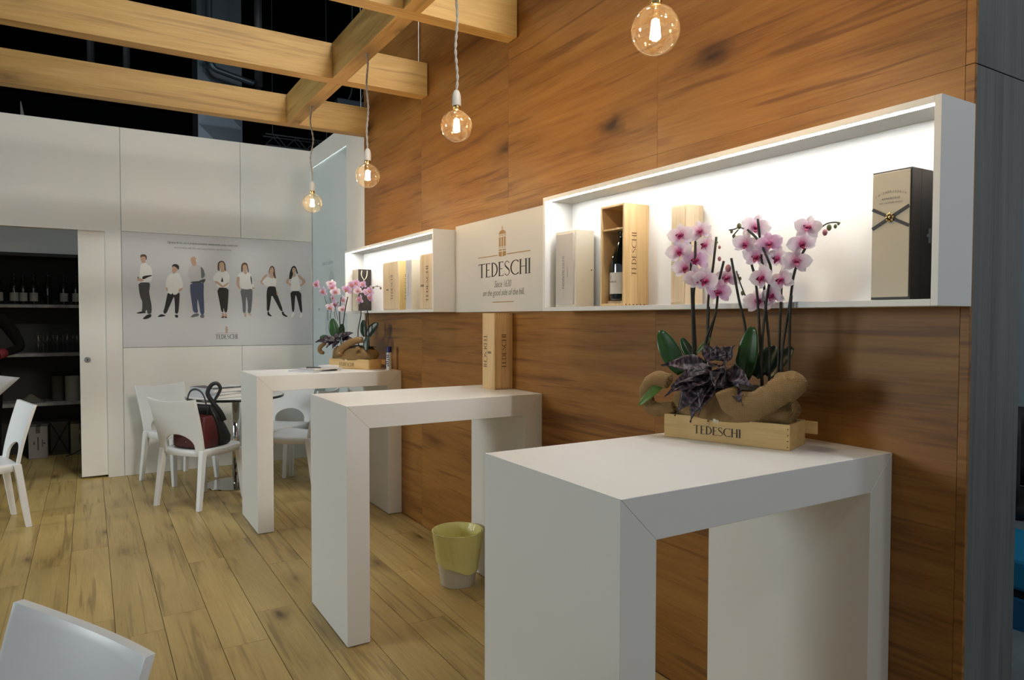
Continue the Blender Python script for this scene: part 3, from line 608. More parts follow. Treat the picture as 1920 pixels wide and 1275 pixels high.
# ---------------------------------------------------------------- dark hall above
struct(bx('ceiling', (-30, -30, 8.3), (30, 45, 8.4), M['hall_dark'], bevel=0))
struct(bx('wall_hall_far', (-30, 26, -.06), (30, 26.2, 8.3), M['hall_dark'], bevel=0))
t = thing('air_duct', 'grey blue sheet metal ventilation duct hanging above the back wall', 'duct', (.013, 13.35, 4.2))
v = MB(); 
bx('duct_body', (-.37, 0, 0), (.37, .7, 4.1), M['duct'], t, bevel=.004)
for zc in (.35, 1.05):
    MB().face([(-.36, -.001, zc-.34), (.36, -.001, zc-.34), (0, -.02, zc)]).face([(.36, -.001, zc-.34), (.36, -.001, zc+.34), (0, -.02, zc)]).face([(.36, -.001, zc+.34), (-.36, -.001, zc+.34), (0, -.02, zc)]).face([(-.36, -.001, zc+.34), (-.36, -.001, zc-.34), (0, -.02, zc)]).build('creased_panel', M['duct'], t)
t = thing('lighting_truss', 'dark aluminium lattice truss hanging above the white corner', 'truss', (1.3, 13.2, 4.64))
for y, z in ((0, 0), (.2, 0), (0, .2), (.2, .2)): MB().tube([(-.55, y, z), (.75, y, z)], .016, 8).build('chord', M['truss'], t, smooth=True)
br = MB()
for k in range(7):
    x = -.55+k*.186; s = (0, .2) if k % 2 == 0 else (.2, 0)
    br.tube([(x, 0, s[0]), (x+.186, 0, s[1])], .009, 6).tube([(x, .2, s[0]), (x+.186, .2, s[1])], .009, 6)
br.build('bracing', M['truss'], t)
for x in (-.4, .6): MB().tube([(x, .1, .2), (x, .1, 3.66)], .006, 6).build('hanger', M['truss'], t)
t = thing('ceiling_pipe', 'bent grey metal pipe glimpsed between the two long beams', 'pipe', (0, 13, 0))
MB().tube(smoothpath([(-.2, 0, 8.3), (-.2, 0, 6.05), (-.19, 0, 5.9), (-.12, 0, 5.78), (.02, 0, 5.74), (.52, 0, 5.64)]), .05, 10).build('pipe_run', M['duct'], t, smooth=True)
MB().tube([(-.3, 0, 5.98), (.05, 0, 5.93)], .035, 10).build('collar', M['duct'], t, smooth=True)
t = thing('ceiling_pipe', 'dark upright pipe right of the bent metal pipe', 'pipe', (.62, 13.1, 0))
MB().tube([(0, 0, 8.3), (0, 0, 5.62)], .07, 10).build('pipe_run', M['truss'], t, smooth=True)
MB().tube([(0, 0, 5.60), (0, 0, 5.52), (-.06, 0, 5.44)], .045, 10).build('nozzle', M['truss'], t, smooth=True)
for x, z, lb in ((-1.95, 5.38, 'dark hanging pipe stub at far left between the beams'), (-1.45, 5.25, 'second dark hanging pipe stub between the beams')):
    t = thing('ceiling_pipe', lb, 'pipe', (x, 13.1, 0)); MB().tube([(0, 0, 8.3), (0, 0, z)], .055, 10).build('pipe_run', M['truss'], t, smooth=True)
    MB().tube([(0, 0, z+.02), (0, 0, z-.05)], .07, 10).build('end_cap', M['truss'], t)
t = thing('hall_floodlight', 'grey flood lamp with two cables seen above the far beam', 'lamp', (2.25, 13, 5.5))
bx('housing', (-.25, -.08, -.02), (.3, .12, .12), M['duct'], t, bevel=.01)
for x in (-.03, .2): MB().tube(smoothpath([(x, 0, .12), (x+.08, 0, .35), (x+.1, .02, .9), (x+.1, .02, 2.8)]), .016, 6).build('cable', M['truss'], t, smooth=True)
t = thing('flag_mast', 'pale pointed mast tip rising behind the back wall at far left', 'mast', (-2.82, 13, 3.0))
MB().loft([[(-.06, 0, 0), (.06, 0, 0), (.06, .06, 0), (-.06, .06, 0)], [(-.06, 0, 1.2), (.055, 0, 1.2), (.055, .06, 1.2), (-.06, .06, 1.2)], [(-.06, 0, 1.78), (-.05, 0, 1.78), (-.05, .02, 1.78), (-.06, .02, 1.78)]]).build('mast_tip', M['carton'], t)
MB().box((-.02, .01, -3.06), (.02, .05, .0)).build('mast_pole', M['truss'], t)

# neighbouring stand glimpsed past the wall end
tag(bx('booth_panel', (4.2, .6, -.06), (4.3, 4.5, 3.2), M['booth'], bevel=.002), 'pale blue grey partition of the next stand past the wall end', 'partition')
t = thing('pouf', 'cyan upholstered cube seat past the grey wall end at right', 'pouf', (2.2, 1.70, -.12))
bx('seat_cushion', (-.3, -.3, .26), (.3, .3, .42), M['cyan'], t, bevel=.02); bx('base_block', (-.29, -.29, .03), (.29, .29, .225), M['cyan2'], t, bevel=.015); bx('plinth', (-.27, -.27, 0), (.27, .27, .03), M['black'], t); bx('piping', (-.285, -.285, .225), (.285, .285, .26), M['black'], t)
t = thing('lounge_chair', 'dark rounded chair behind the cyan seat at right picture edge', 'chair', (2.75, 1.95, -.06))
MB().lathe([(.0001, .40), (.26, .40), (.29, .44), (.27, .50), (.0001, .51)], 20).build('seat', M['black'], t, smooth=True)
MB().grid(lambda u, v: (.30*math.cos(R(-20+220*u)), .30*math.sin(R(-20+220*u)), .5+.5*v), 14, 4).build('backrest', M['black'], t, smooth=True, solid=.03)
for a in (45, 135, 225, 315): MB().tube([(.2*math.cos(R(a)), .2*math.sin(R(a)), .42), (.26*math.cos(R(a)), .26*math.sin(R(a)), 0)], .014, 8).build('leg', M['black'], t)

# ---------------------------------------------------------------- beams
BZ, BH, BT = 3.037, .2255, .097
def beam(label, lo, hi, mat, wires):
    t = thing('ceiling_beam', label, 'beam', (lo[0], lo[1], lo[2]), 0, None)
    bx('beam_body', (0, 0, 0), (hi[0]-lo[0], hi[1]-lo[1], hi[2]-lo[2]), mat, t, bevel=.001)
    for x, y in wires: MB().tube([(x-lo[0], y-lo[1], BH-.002), (x-lo[0], y-lo[1], 8.3-lo[2])], .0022, 6).build('hanging_wire', M['steel'], t)
LX0, LX1 = -.674, -.578
for y, lb in ((3.285, 'nearest oak cross beam at top of picture, short stub by the wall'), (4.4675, 'middle oak cross beam running into the oak wall'), (5.672, 'farthest oak cross beam above the white back wall')):
    beam(lb, (-5.2, y, BZ), (-.006, y+BT, BZ+BH), M['beam_x'], [(-.05, y+.05), (-3.2, y+.05)])
ys = [5.6715, 4.4675+BT+.0005, 4.467, 3.285+BT+.0005, 3.2845, .5]
t = thing('ceiling_beam', 'long oak beam crossing the three others and carrying the bulbs', 'beam', (LX0, .5, BZ))
for i in range(0, 6, 2):
    bx('beam_segment', (0, ys[i+1]-.5, 0), (LX1-LX0, ys[i]-.5, BH), M['beam_y'], t, bevel=.001)
MB().tube([(.05, 1.2, BH-.002), (.05, 1.2, 8.3-BZ)], .0022, 6).build('hanging_wire', M['steel'], t)

# ---------------------------------------------------------------- pendant bulbs
PXX = -.626
def pendant(y, zc, label, wig):
    t = thing('pendant_bulb', label, 'lamp', (PXX, y, zc), 0, None)
    r = .0705
    top = BZ-zc
    pts = [(0, 0, .155)]+[(wig*.010*math.sin(k*1.35+wig), 0, .155+(top-.155)*k/9) for k in range(1, 9)]+[(0, 0, top-.002)]
    sp = smoothpath(pts, 6)
    cmb = MB()
    for ph in (0, math.pi):
        cmb.tube([Vector(p)+Vector((.0032*math.cos(k*.9+ph), .0032*math.sin(k*.9+ph), 0)) for k, p in enumerate(sp)], .0038, 6)
    cmb.build('twisted_cord', M['cord'], t, smooth=True)
    MB().lathe([(.0001, top-.004), (.012, top-.004), (.012, top-.0005), (.0001, top-.0005)], 12).build('ceiling_button', M['cord'], t)
    MB().lathe([(.0001, .158), (.008, .158), (.014, .150), (.0185, .135), (.0195, .12), (.0195, .092), (.0185, .088), (.0001, .088)], 24).build('lamp_holder', M['socket'], t, smooth=True)
    MB().lathe([(.0001, .0885), (.017, .0885), (.0185, .082), (.017, .078), (.0175, .074), (.0165, .070), (.0001, .070)], 20).build('brass_collar', M['brass'], t, smooth=True)
    pr = [(.0165, .0705)]+[(r*math.sin(R(a)), r*math.cos(R(a))) for a in (17, 24, 32, 42, 54, 66, 78, 90, 102, 114, 126, 138, 150, 160, 170, 176)]+[(.0001, -r)]
    MB().lathe(pr, 32, cap=False).build('glass_globe', M['bulb'], t, smooth=True)
    MB().lathe([(.0001, .070), (.007, .068), (.006, .045), (.009, .036), (.004, .030), (.0001, .030)], 12).build('glass_stem', M['bulb'], t, smooth=True)
    f = MB()
    for k in range(6):
        a = k*math.pi/3; f.tube([(.0075*math.cos(a), .0075*math.sin(a), .028), (.013*math.cos(a), .013*math.sin(a), -.022)], .0034, 6)
    f.build('filament', M['filament'], t, smooth=True)
pendant(1.521, 2.328, 'largest nearest globe bulb, hanging before the oak wall at top', .0)
pendant(2.791, 2.350, 'second nearest globe bulb on a twisted grey cord', .5)
pendant(3.944, 2.330, 'third globe bulb, hanging before the wall corner edge', -.5)
pendant(5.130, 2.336, 'farthest smallest globe bulb in front of the white corner', 1.1)

# ---------------------------------------------------------------- lit wall niches and sign board
ND = .17
def niche(label, y0, y1, z0, z1, th=.018):
    t = thing('display_niche', label, 'display case', (0, y0, z0))
    W, H = y1-y0, z1-z0
    bx('back', (-.010, th+.0003, th+.0003), (-.001, W-th-.0003, H-th-.0003), M['niche_white'], t, bevel=0)
    bx('bottom', (-ND, th+.0002, 0), (-.001, W-th-.0002, th), M['niche_white'], t, bevel=.0006)
    bx('top', (-ND, th+.0002, H-th), (-.001, W-th-.0002, H), M['niche_white'], t, bevel=.0006)
    bx('side', (-ND, 0, 0), (-.001, th, H), M['niche_white'], t, bevel=.0006)
    bx('side', (-ND, W-th, 0), (-.001, W, H), M['niche_white'], t, bevel=.0006)
    bx('led_strip', (-ND+.010, th+.004, H-th-.0012), (-ND+.026, W-th-.004, H-th-.0003), M['led'], t, bevel=0)
    return t
niche('large lit white wall niche holding four boxes, right of the sign', .958, 2.780, 1.531, 2.072)
niche('smaller lit white wall niche at left of the sign', 4.022, 5.800, 1.536, 2.062)
N1, N2 = 1.531+.0192, 1.536+.0192
sb = thing('sign_board', 'white sign board with belfry emblem between the two wall niches', 'sign', (0, 2.79, 1.534))
bx('board', (-.016, .0, 0), (-.001, 1.225, .549), M['board'], sb, bevel=.001)
RY, UZ = Vector((0, -1, 0)), Vector((0, 0, 1))
ox = -.0163
def sbp(y, z): return (ox, y-2.79, z-1.534)
logo_text(sbp(3.703, 1.738), RY, UZ, .082, 'logo_lettering', M['ink'], sb, width=.585)
flat([[(x*.178*1.95, y*.178) for x, y in p] for p in tower_polys()], sbp(3.423, 1.848), RY, UZ, 'emblem_tower', M['gold'], sb)
flat(rect(-.287, 0, -.052, .0045)+rect(.05, 0, .297, .0045), sbp(3.423, 1.857), RY, UZ, 'emblem_rule', M['gold'], sb)
font_text('Since 1630', sbp(3.418, 1.675), RY, UZ, .055, 'slogan_lettering', M['greyink'], sb, width=.19, shear=.28)
font_text('on the good side of the hill.', sbp(3.418, 1.628), RY, UZ, .052, 'slogan_lettering', M['greyink'], sb, width=.46, shear=.28)
flat(rect(-.12, 0, .12, .004), sbp(3.415, 1.588), RY, UZ, 'slogan_rule', M['gold'], sb)

# ---------------------------------------------------------------- boxes in the niches
FX, FYd = Vector((1, 0, 0)), Vector((0, -1, 0))          # right directions on faces looking at -y and at -x
def up_logo(parent, face, pos, h, length, mat, down=False):
    """vertical logo, letters turned; face 'x' (looks at -x) or 'y' (looks at -y)"""
    rt = FYd if face == 'x' else FX
    if not down: logo_text(Vector(pos), UZ, -rt, h, 'logo_lettering', mat, parent, width=length, center=True)
    else: logo_text(Vector(pos), -UZ, rt, h, 'logo_lettering', mat, parent, width=length, center=True)
def box_thing(name, label, x0, x1, y0, y1, z, h, mat, lid=True, cat='box', group=None):
    t = thing(name, label, cat, ((x0+x1)/2, (y0+y1)/2, z), 0, group)
    hx, hy = (x1-x0)/2, (y1-y0)/2
    bx('box_body', (-hx+.006, -hy, 0), (hx, hy, h), mat, t, bevel=.0012)
    if lid: bx('sliding_lid', (-hx, -hy+.006, .008), (-hx+.0058, hy-.006, h-.006), mat, t, bevel=.001)
    return t, hx, hy
# niche 1: white box
t, hx, hy = box_thing('wine_box', 'white wooden wine box with grey front at left end of large niche', -.14, -.03, 2.562, 2.722, N1, .352, M['whitebox'], lid=False)
bx('front_panel', (-hx-.0005, -hy+.014, .012), (-hx+.0062, hy-.012, .34), M['greypaperbox'], t, bevel=.001)
font_text('MONTE OLMI', (-hx-.0008, .0, .16), UZ, FYd*-1, .026, 'box_lettering', M['greyink'], t, width=.15)
font_text('TEDESCHI', (-hx-.0008, -.028, .16), UZ, FYd*-1, .012, 'box_lettering', M['greyink'], t, width=.05)
MB().ball((.04, -hy-.0005, .17), .0035, 6).build('wood_knot', M['inkbrown'], t)
# niche 1: open box with magnum
t = thing('open_wine_box', 'open tall pine wine box showing a large bottle in the large niche', 'box', (-.08, 2.291, N1)); H_ = .424; hx, hy = .068, .077
bx('back_board', (hx-.008, -hy, 0), (hx, hy, H_), M['pine_z'], t); bx('side_board', (-hx, -hy, 0), (hx-.0085, -hy+.009, H_), M['pine_z'], t); bx('side_board', (-hx, hy-.009, 0), (hx-.0085, hy, H_), M['pine_z'], t)
bx('bottom_board', (-hx, -hy+.0095, 0), (hx-.0085, hy-.0095, .010), M['pine_z'], t); bx('top_board', (-hx, -hy+.0095, H_-.010), (hx-.0085, hy-.0095, H_), M['pine_z'], t)
bx('divider', (-hx+.006, -hy+.0095, .318), (hx-.0085, hy-.0095, .326), M['pine_z'], t)
bx('bottle_cradle', (-hx+.03, -hy+.0095, .0105), (hx-.0085, hy-.0095, .022), M['pine_z'], t)
logo_text((.0, -hy-.0002, .215), UZ, -FX, .026, 'logo_lettering', M['inkbrown'], t, width=.185, center=True)
for k in range(6): MB().box((-hx+.01+k*.02, -hy-.0006, .002), (-hx+.016+k*.02, -hy, .007)).build('joint_pin', M['inkbrown'], t)
b = thing('magnum_bottle', 'large dark wine bottle with white label standing in the open pine box', 'bottle', (-.088, 2.291, N1+.0225))
MB().lathe([(.0001, 0), (.050, 0), (.053, .008), (.053, .15), (.050, .18), (.038, .212), (.026, .245), (.019, .262), (.018, .285), (.020, .286), (.020, .293), (.0001, .293)], 28).build('glass_body', M['bottle'], b, smooth=True)
MB().lathe([(.0535, .028), (.0535, .118)], 28, cap=False).build('paper_label', M['label'], b, smooth=True)
font_text('MARNE 180', (-.0542, .0, .075), FYd, UZ, .011, 'label_lettering', M['ink'], b, width=.045)
flat([[(x*.02, y*.02) for x, y in p] for p in tower_polys()], (-.0542, .012, .088), FYd, UZ, 'label_emblem', M['ink'], b)
# niche 1: closed pine box behind the orchid
t, hx, hy = box_thing('wine_box', 'closed pale pine wine box behind the near orchid in the large niche', -.12, -.022, 1.899, 1.976, N1, .378, M['pine_pale'])
# niche 1: big dark and cream gift box
t = thing('gift_box', 'tall dark brown gift box with cream front crossed by dark bands', 'box', (-.088, 1.097, N1)); hx, hy, H_ = .062, .055, .355
bx('box_body', (-hx+.004, -hy, 0), (hx, hy, H_), M['darkbox'], t, bevel=.0012)
bx('cream_front', (-hx, -hy+.004, .007), (-hx+.0038, hy-.003, H_-.005), M['creambox'], t, bevel=.0006)
xf = -hx-.0003
zc = .225
def band(y0, z0, y1, z1):
    d = Vector((0, y1-y0, z1-z0)).normalized(); n = Vector((0, -d.z, d.y))*.0042
    MB().prism([0, 1, 2, 3], lambda k: Vector((xf-.0002, 0, 0))+[Vector((0, y0, z0))+n, Vector((0, y1, z1))+n, Vector((0, y1, z1))-n, Vector((0, y0, z0))-n][k],
               lambda k: Vector((xf-.0022, 0, 0))+[Vector((0, y0, z0))+n, Vector((0, y1, z1))+n, Vector((0, y1, z1))-n, Vector((0, y0, z0))-n][k]).build('crossed_band', M['darkbox'], t)
band(hy-.004, zc+.027, -hy+.004, zc-.027); band(hy-.004, zc-.027, -hy+.004, zc+.027)
bo = MB()
for k in range(8):
    a = k*math.pi/4; bo.ball((xf-.004, .009*math.cos(a), zc+.010*math.sin(a)), .0036, 6)
bo.ball((xf-.005, 0, zc), .004, 6).build('gilt_boss', M['brass'], t, smooth=True)
arcw = 'LA FABRISERIA'
for k, ch in enumerate(arcw):
    if ch == ' ': continue
    u_ = (k/(len(arcw)-1)-.5); ang = -u_*.95
    font_text(ch, (xf-.0001, -u_*.082, .283+.010*math.cos(u_*3.0)), Vector((0, -math.cos(ang), math.sin(ang)*.7)), Vector((0, math.sin(ang)*-.3, 1)), .0095, 'box_lettering', M['greyink'], t)
font_text('AMARONE', (xf-.0001, 0, .274), FYd, UZ, .010, 'box_lettering', M['greyink'], t, width=.052)
font_text('della valpolicella classico', (xf-.0001, 0, .264), FYd, UZ, .007, 'box_lettering', M['greyink'], t, width=.064)
bx('lid_seam', (-.012, -hy-.0004, .001), (-.0108, -hy+.001, H_-.001), M['black'], t, bevel=0)
MB().box((.024, -hy-.004, .155), (.032, -hy+.001, .195)).box((.016, -hy-.005, .170), (.030, -hy+.001, .179)).build('metal_clasp', M['steel'], t, bevel=.001)
# niche 2
t = thing('gift_bag', 'black paper gift bag with cream side and rope handle in smaller niche', 'bag', (-.07, 5.66, N2)); hx, hy, H_ = .055, .072, .345
MB().loft([[(-hx, -hy, z), (hx, -hy, z), (hx, hy, z), (-hx, hy, z)] for z in (0, H_)], caps=True).build('bag_body', M['darkbox'], t)
bx('cream_side', (-hx-.001, -hy+.001, .001), (-hx+.0005, hy, H_-.001), M['creambox'], t, bevel=0)
MB().tube(smoothpath([(-.025, -hy-.003, H_-.01), (-.032, -hy-.012, H_-.05), (-.01, -hy-.014, H_-.085), (.012, -hy-.012, H_-.06), (.022, -hy-.003, H_-.01)]), .004, 8).build('rope_handle', M['cordwhite'], t, smooth=True)
t, hx, hy = box_thing('wine_box', 'pine wine box standing left of the silver box in smaller niche', -.14, -.03, 4.69, 4.985, N2, .355, M['pine_pale'])
up_logo(t, 'x', (-hx-.0006, -.055, .165), .042, .185, M['inkbrown'])
flat([[(x*.05, y*.05) for x, y in p] for p in tower_polys()], (-hx-.0006, .03, .15), UZ, -FYd, 'emblem_tower', M['ink'], t)
up_logo(t, 'y', (.018, -hy-.0006, .165), .018, .19, M['inkbrown'])
bx('gilt_edge', (-hx+.012, -hy-.0005, .001), (hx-.002, -hy+.0005, .35), plain('yellow_pine', (.72, .55, .24), .5), t, bevel=0)
t = thing('wine_box', 'silver grey cardboard wine box in the smaller niche', 'box', (-.085, 4.49, N2)); bx('box_body', (-.055, -.05, 0), (.055, .05, .345), M['silverbox'], t, bevel=.0015); bx('pale_flank', (-.054, -.0515, .001), (.055, -.0502, .344), M['whitebox'], t, bevel=0)
font_text('AMARONE', (-.0552, 0, .17), UZ, -FYd, .018, 'box_lettering', M['greyink'], t, width=.15)
t, hx, hy = box_thing('wine_box', 'pine wine box with dark lettering at right end of smaller niche', -.15, -.03, 4.07, 4.28, N2, .362, M['pine_pale'])
up_logo(t, 'x', (-hx-.0006, -.035, .165), .036, .24, M['inkbrown'])
flat([[(x*.055*1.2, y*.055) for x, y in p] for p in tower_polys()], (-hx-.0006, .035, .155), UZ, -FYd, 'emblem_tower', M['ink'], t)

# ---------------------------------------------------------------- high tables
def high_table(label, l, r, y0, y1, H=1.1, th=.107):
    t = thing('bar_table', label, 'table', (l, y0, 0)); W = r-l; D = y1-y0; g = .0003
    def pr(name, poly):
        MB().prism(poly, lambda p: (p[0], 0, p[1]), lambda p: (p[0], D, p[1])).build(name, M['table_white'], t, bevel=.0014)
    pr('leg', [(0, .004), (th, .004), (th, H-th-g), (0, H-g)])
    pr('leg', [(W-th, .004), (W, .004), (W, H-g), (W-th, H-th-g)])
    pr('tabletop', [(g, H), (th, H-th), (W-th, H-th), (W-g, H)])
    for x in (.006, W-th+.006): bx('foot_pad', (x, .006, 0), (x+th-.012, D-.006, .0038), M['black'], t, bevel=0)
    return t
high_table('nearest high white table, with the large orchid crate on it', -1.046, -.001, 1.165, 1.777)
high_table('middle high white table, with the single wine box on it', -1.056, -.001, 3.034, 3.625)
high_table('farthest high white table, with small orchid crate and magazines', -1.060, -.001, 4.966, 5.542, 1.096)

# wine box and cans on the tables
t = thing('wine_box', 'pine wine box standing alone on the middle high table', 'box', (-.068, 3.388, 1.1005), R(5)); hx = .061; hy = .060; H_ = .424
bx('box_body', (-hx, -hy, 0), (hx, hy, H_), M['pine_z'], t, bevel=.0012)
bx('sliding_lid', (-hx-.001, -hy+.006, .004), (-hx+.002, hy-.006, H_-.004), M['pine_z'], t, bevel=.0006)
up_logo(t, 'y', (.017, -hy-.0006, .212), .031, .195, M['inkbrown'])
logo_text((-hx-.0016, .045, .212), -UZ, Vector((0, 1, 0))*-1, .032, 'logo_lettering', M['inkbrown'], t, width=.185, center=True)
flat([[(x*.036*1.4, y*.036) for x, y in p] for p in tower_polys()], (-hx-.0016, .004, .205), -UZ, FYd, 'emblem_tower', M['ink'], t)
for k in range(6):
    MB().box((-hx+.012+k*.018, -hy-.0005, .003), (-hx+.018+k*.018, -hy+.001, .007)).build('joint_pin', M['inkbrown'], t)
    MB().box((-hx+.012+k*.018, -hy-.0005, H_-.006), (-hx+.018+k*.018, -hy+.001, H_-.002)).build('joint_pin', M['inkbrown'], t)
def can(label, x, y, z):
    t = thing('spray_can', label, 'can', (x, y, z), 0, None)
    MB().lathe([(.0001, 0), (.019, 0), (.020, .003), (.020, .135), (.0001, .136)], 24).build('can_body', M['paper'], t, smooth=False)
    MB().lathe([(.0001, .1362), (.0212, .1362), (.0212, .178), (.0195, .181), (.0001, .181)], 24).build('blue_cap', M['blue'], t)
    for k, zz in enumerate((.03, .045, .06, .078, .095, .11)):
        MB().box((-.0208, -.012, zz), (-.0198, .002+.006*(k % 3), zz+.009), R(35), piv=(0, 0)).build('printed_mark', M['blue'], t)
can('slim white can with blue cap on the farthest high table', -.068, 5.05, 1.0965)
can('white can with blue cap half hidden behind the lone wine box', -.066, 3.512, 1.1005)
# magazines on farthest table
def magazine(label, x, y, z, rz, wd, dp, th, cover, group=None, cat='magazine'):
    t = thing('magazine', label, cat, (x, y, z), rz, group)
    bx('pages', (-wd/2+.002, -dp/2+.002, .001), (wd/2-.002, dp/2-.002, th-.001), M['paper'], t, bevel=0)
    bx('cover', (-wd/2, -dp/2, th-.001), (wd/2, dp/2, th), cover, t, bevel=0); bx('cover', (-wd/2, -dp/2, 0), (wd/2, dp/2, .001), M['magcover'], t, bevel=0)
    bx('spine', (-wd/2-.0012, -dp/2, 0), (-wd/2-.0002, dp/2, th), M['tinted_paper'], t, bevel=0)
    return t
magazine('lower magazine lying open-edged on farthest high table', -.585, 5.27, 1.0963, R(38), .30, .22, .012, M['tinted_paper'])
magazine('upper white magazine lying on another on the farthest table', -.535, 5.25, 1.1087, R(20), .26, .19, .010, M['paper'])
t = thing('notepad', 'small white notepad block on the magazines beside the orchid crate', 'notepad', (-.475, 5.26, 1.1190), R(25)); bx('pad', (-.05, -.06, 0), (.05, .06, .016), M['paper'], t); bx('pad_back', (-.051, -.061, -.0002), (.051, .061, .001), M['tinted_paper'], t)
t = thing('ballpoint_pen', 'dark pen lying across the white magazine', 'pen', (-.60, 5.205, 1.1245), R(-38)); MB().tube([(-.06, 0, 0), (.05, 0, 0)], .005, 8).build('barrel', M['magcover'], t, smooth=True); MB().tube([(.0505, 0, 0), (.062, 0, 0)], [.0045, .001], 8).build('tip', M['steel'], t); MB().box((-.058, -.001, .005), (-.02, .001, .007)).build('clip', M['steel'], t)

# ---------------------------------------------------------------- bin
t = thing('waste_bin', 'white bucket with yellow liner beside the middle table leg', 'bin', (-.275, 3.475, 0.0)); 
MB().lathe([(.0001, 0), (.092, 0), (.096, .004), (.140, .292), (.144, .296), (.140, .299), (.135, .296), (.092, .010), (.0001, .010)], 40, cap=False).build('bucket', M['bucket'], t, smooth=True)
def liner_pt(u, v):
    a = 2*math.pi*u; hem = .112+.036*math.cos(a-2.3)+.005*math.sin(5*a)
    z = hem+(.304-hem)*v; rr_ = .096+(z/.292)*.044+.0035+.0022*math.sin(23*a+5*v)*math.sin(math.pi*v)+.0015*math.sin(11*a)+(.004*(1-v) if v < .15 else 0)
    return (rr_*math.cos(a), rr_*math.sin(a), z)
MB().grid(liner_pt, 72, 12).build('liner_outside', M['liner'], t, smooth=True)
def liner_in(u, v):
    a = 2*math.pi*u; z = .305-.24*v; rr_ = .096+(z/.292)*.044-.0125-.0025*math.sin(17*a+3*v)-.004*v + (.008 if v < .02 else 0)
    return (rr_*math.cos(a), rr_*math.sin(a), z)
li = MB().grid(liner_in, 72, 10); li.lathe([(.0001, .06), (.10, .066)], 36, cap=False); li.build('liner_inside', M['liner'], t, smooth=True)
MB().lathe([(.139, .303), (.1435, .306), (.146, .303), (.1435, .299)], 48, cap=False).build('rim_fold', M['liner'], t, smooth=True)

# ---------------------------------------------------------------- white plastic chairs
def chair(label, loc, rz):
    t = thing('plastic_chair', label, 'chair', loc, rz, None); mt = M['chair']
    SH = .465
    def seat_out(a, k=1.0):
        c, s = math.cos(a), math.sin(a); e = .42
        x = .232*math.copysign(abs(c)**e, c)*k; y = .222*math.copysign(abs(s)**e, s)*k
        return x*(1.0+.04*(y/.22)), y
    rings = []; n = 40
    zt = lambda x, y: SH-.010+.018*(x/.23)**2*0.6+.016*max(0, y/.22)*(1-.6*max(0, y/.22-.55)) - .012*math.exp(-((x/.15)**2+(y/.15)**2))
    for k in (.02, .35, .7, .93): rings.append([(*seat_out(2*math.pi*i/n, k), zt(*seat_out(2*math.pi*i/n, k))) for i in range(n)])
    for k, dz in ((.985, -.005), (1.0, -.016), (1.0, -.046), (.97, -.05), (.95, -.045), (.95, -.020), (.6, -.022), (.02, -.024)):
        rings.append([(*seat_out(2*math.pi*i/n, k), zt(*seat_out(2*math.pi*i/n, min(k, .93)))+dz-(.012*(abs(seat_out(2*math.pi*i/n, k)[0])/.23)**4 if dz < -.04 else 0)) for i in range(n)])
    MB().loft(rings).build('seat', mt, t, smooth=True)
    # backrest with the arched opening
    ZB, ZT = SH-.035, .872
    def prof(z):
        q = (z-ZB)/(ZT-ZB); return -.205-.105*q**1.35
    def bpt(u, v, side):
        s = 2*u-1; au = abs(s)
        ah = .70
        zb = ZB
        if au < ah: zb = SH+.012+.108*math.sqrt(max(0, 1-(au/ah)**2))
        z = zb+(ZT-zb)*v
        q = (z-ZB)/(ZT-ZB); hw = .222+.022*q
        x = s*hw; y = prof(z)-.034*(1-s*s)*min(1, .35+q) + (.010 if side else -.010)
        z += -.020*(1-s*s)*v**3
        return (x, y, z)
    nu = 44; nv = 14
    us = [i/nu for i in range(nu+1)]
    ex = [.15, .1495, .8505, .85]
    us = sorted(set(us+ex))
    mb = MB(); idx = {}
    for side in (0, 1):
        for i, u in enumerate(us):
            for j in range(nv+1): idx[(side, i, j)] = len(mb.v); mb.v.append(bpt(u, j/nv, side))
    nU = len(us)-1
    for i in range(nU):
        for j in range(nv):
            for side in (0, 1):
                f = [idx[(side, i, j)], idx[(side, i+1, j)], idx[(side, i+1, j+1)], idx[(side, i, j+1)]]; mb.f.append(f if side else f[::-1]); mb.m.append(0)
        for j in (0, nv):
            mb.f.append([idx[(0, i, j)], idx[(0, i+1, j)], idx[(1, i+1, j)], idx[(1, i, j)]]); mb.m.append(0)
    for i in (0, nU):
        for j in range(nv):
            mb.f.append([idx[(0, i, j)], idx[(0, i, j+1)], idx[(1, i, j+1)], idx[(1, i, j)]]); mb.m.append(0)
    o = mb.build('backrest', mt, t, smooth=True, bevel=.003)
    for p in o.data.polygons: p.use_smooth = True
    bmod = o.modifiers['bevel']; bmod.segments = 2; bmod.angle_limit = R(60)
    def leg(sx, top, bot, w0, w1):
        rg = []
        for k in range(7):
            q = k/6; c = Vector(top).lerp(Vector(bot), q); wv = w0+(w1-w0)*q
            hw, hd = wv/2, wv*.52
            rg.append([(c.x+a*hw, c.y+b_*hd, c.z) for a, b_ in ((-1, -1), (1, -1), (1, 1), (-1, 1))])
        MB().loft(rg).build('leg', mt, t, bevel=.005)
    for s in (-1, 1):
        leg(s, (s*.206, -.200, SH-.006), (s*.222, -.262, 0), .046, .034)
        leg(s, (s*.200, .186, SH-.045), (s*.216, .222, 0), .050, .034)
    return t
def face(fx, fy): return math.atan2(-fx, fy)
chairs = chair('white plastic chair carrying the dark red bag', (-1.255, 6.135, 0), face(.80, .60))
CL = [('white plastic chair by the back wall, behind the bag chair', (-1.325, 7.055, 0), face(.47, -.88)),
      ('white plastic chair facing the room near the corner, behind farthest high table', (-.455, 6.95, 0), face(-.62, -.78)),
      ('white plastic chair seen side-on through farthest high table, nearer one', (-.46, 6.30, 0), face(-.78, .63)),
      ('white plastic chair at the left picture edge before the storage doorway', (-2.735, 6.14, 0), face(-.96, -.27)),
      ('white plastic chair in the near left bottom corner', (-2.335, 1.497, 0), face(-.88, -.47))]
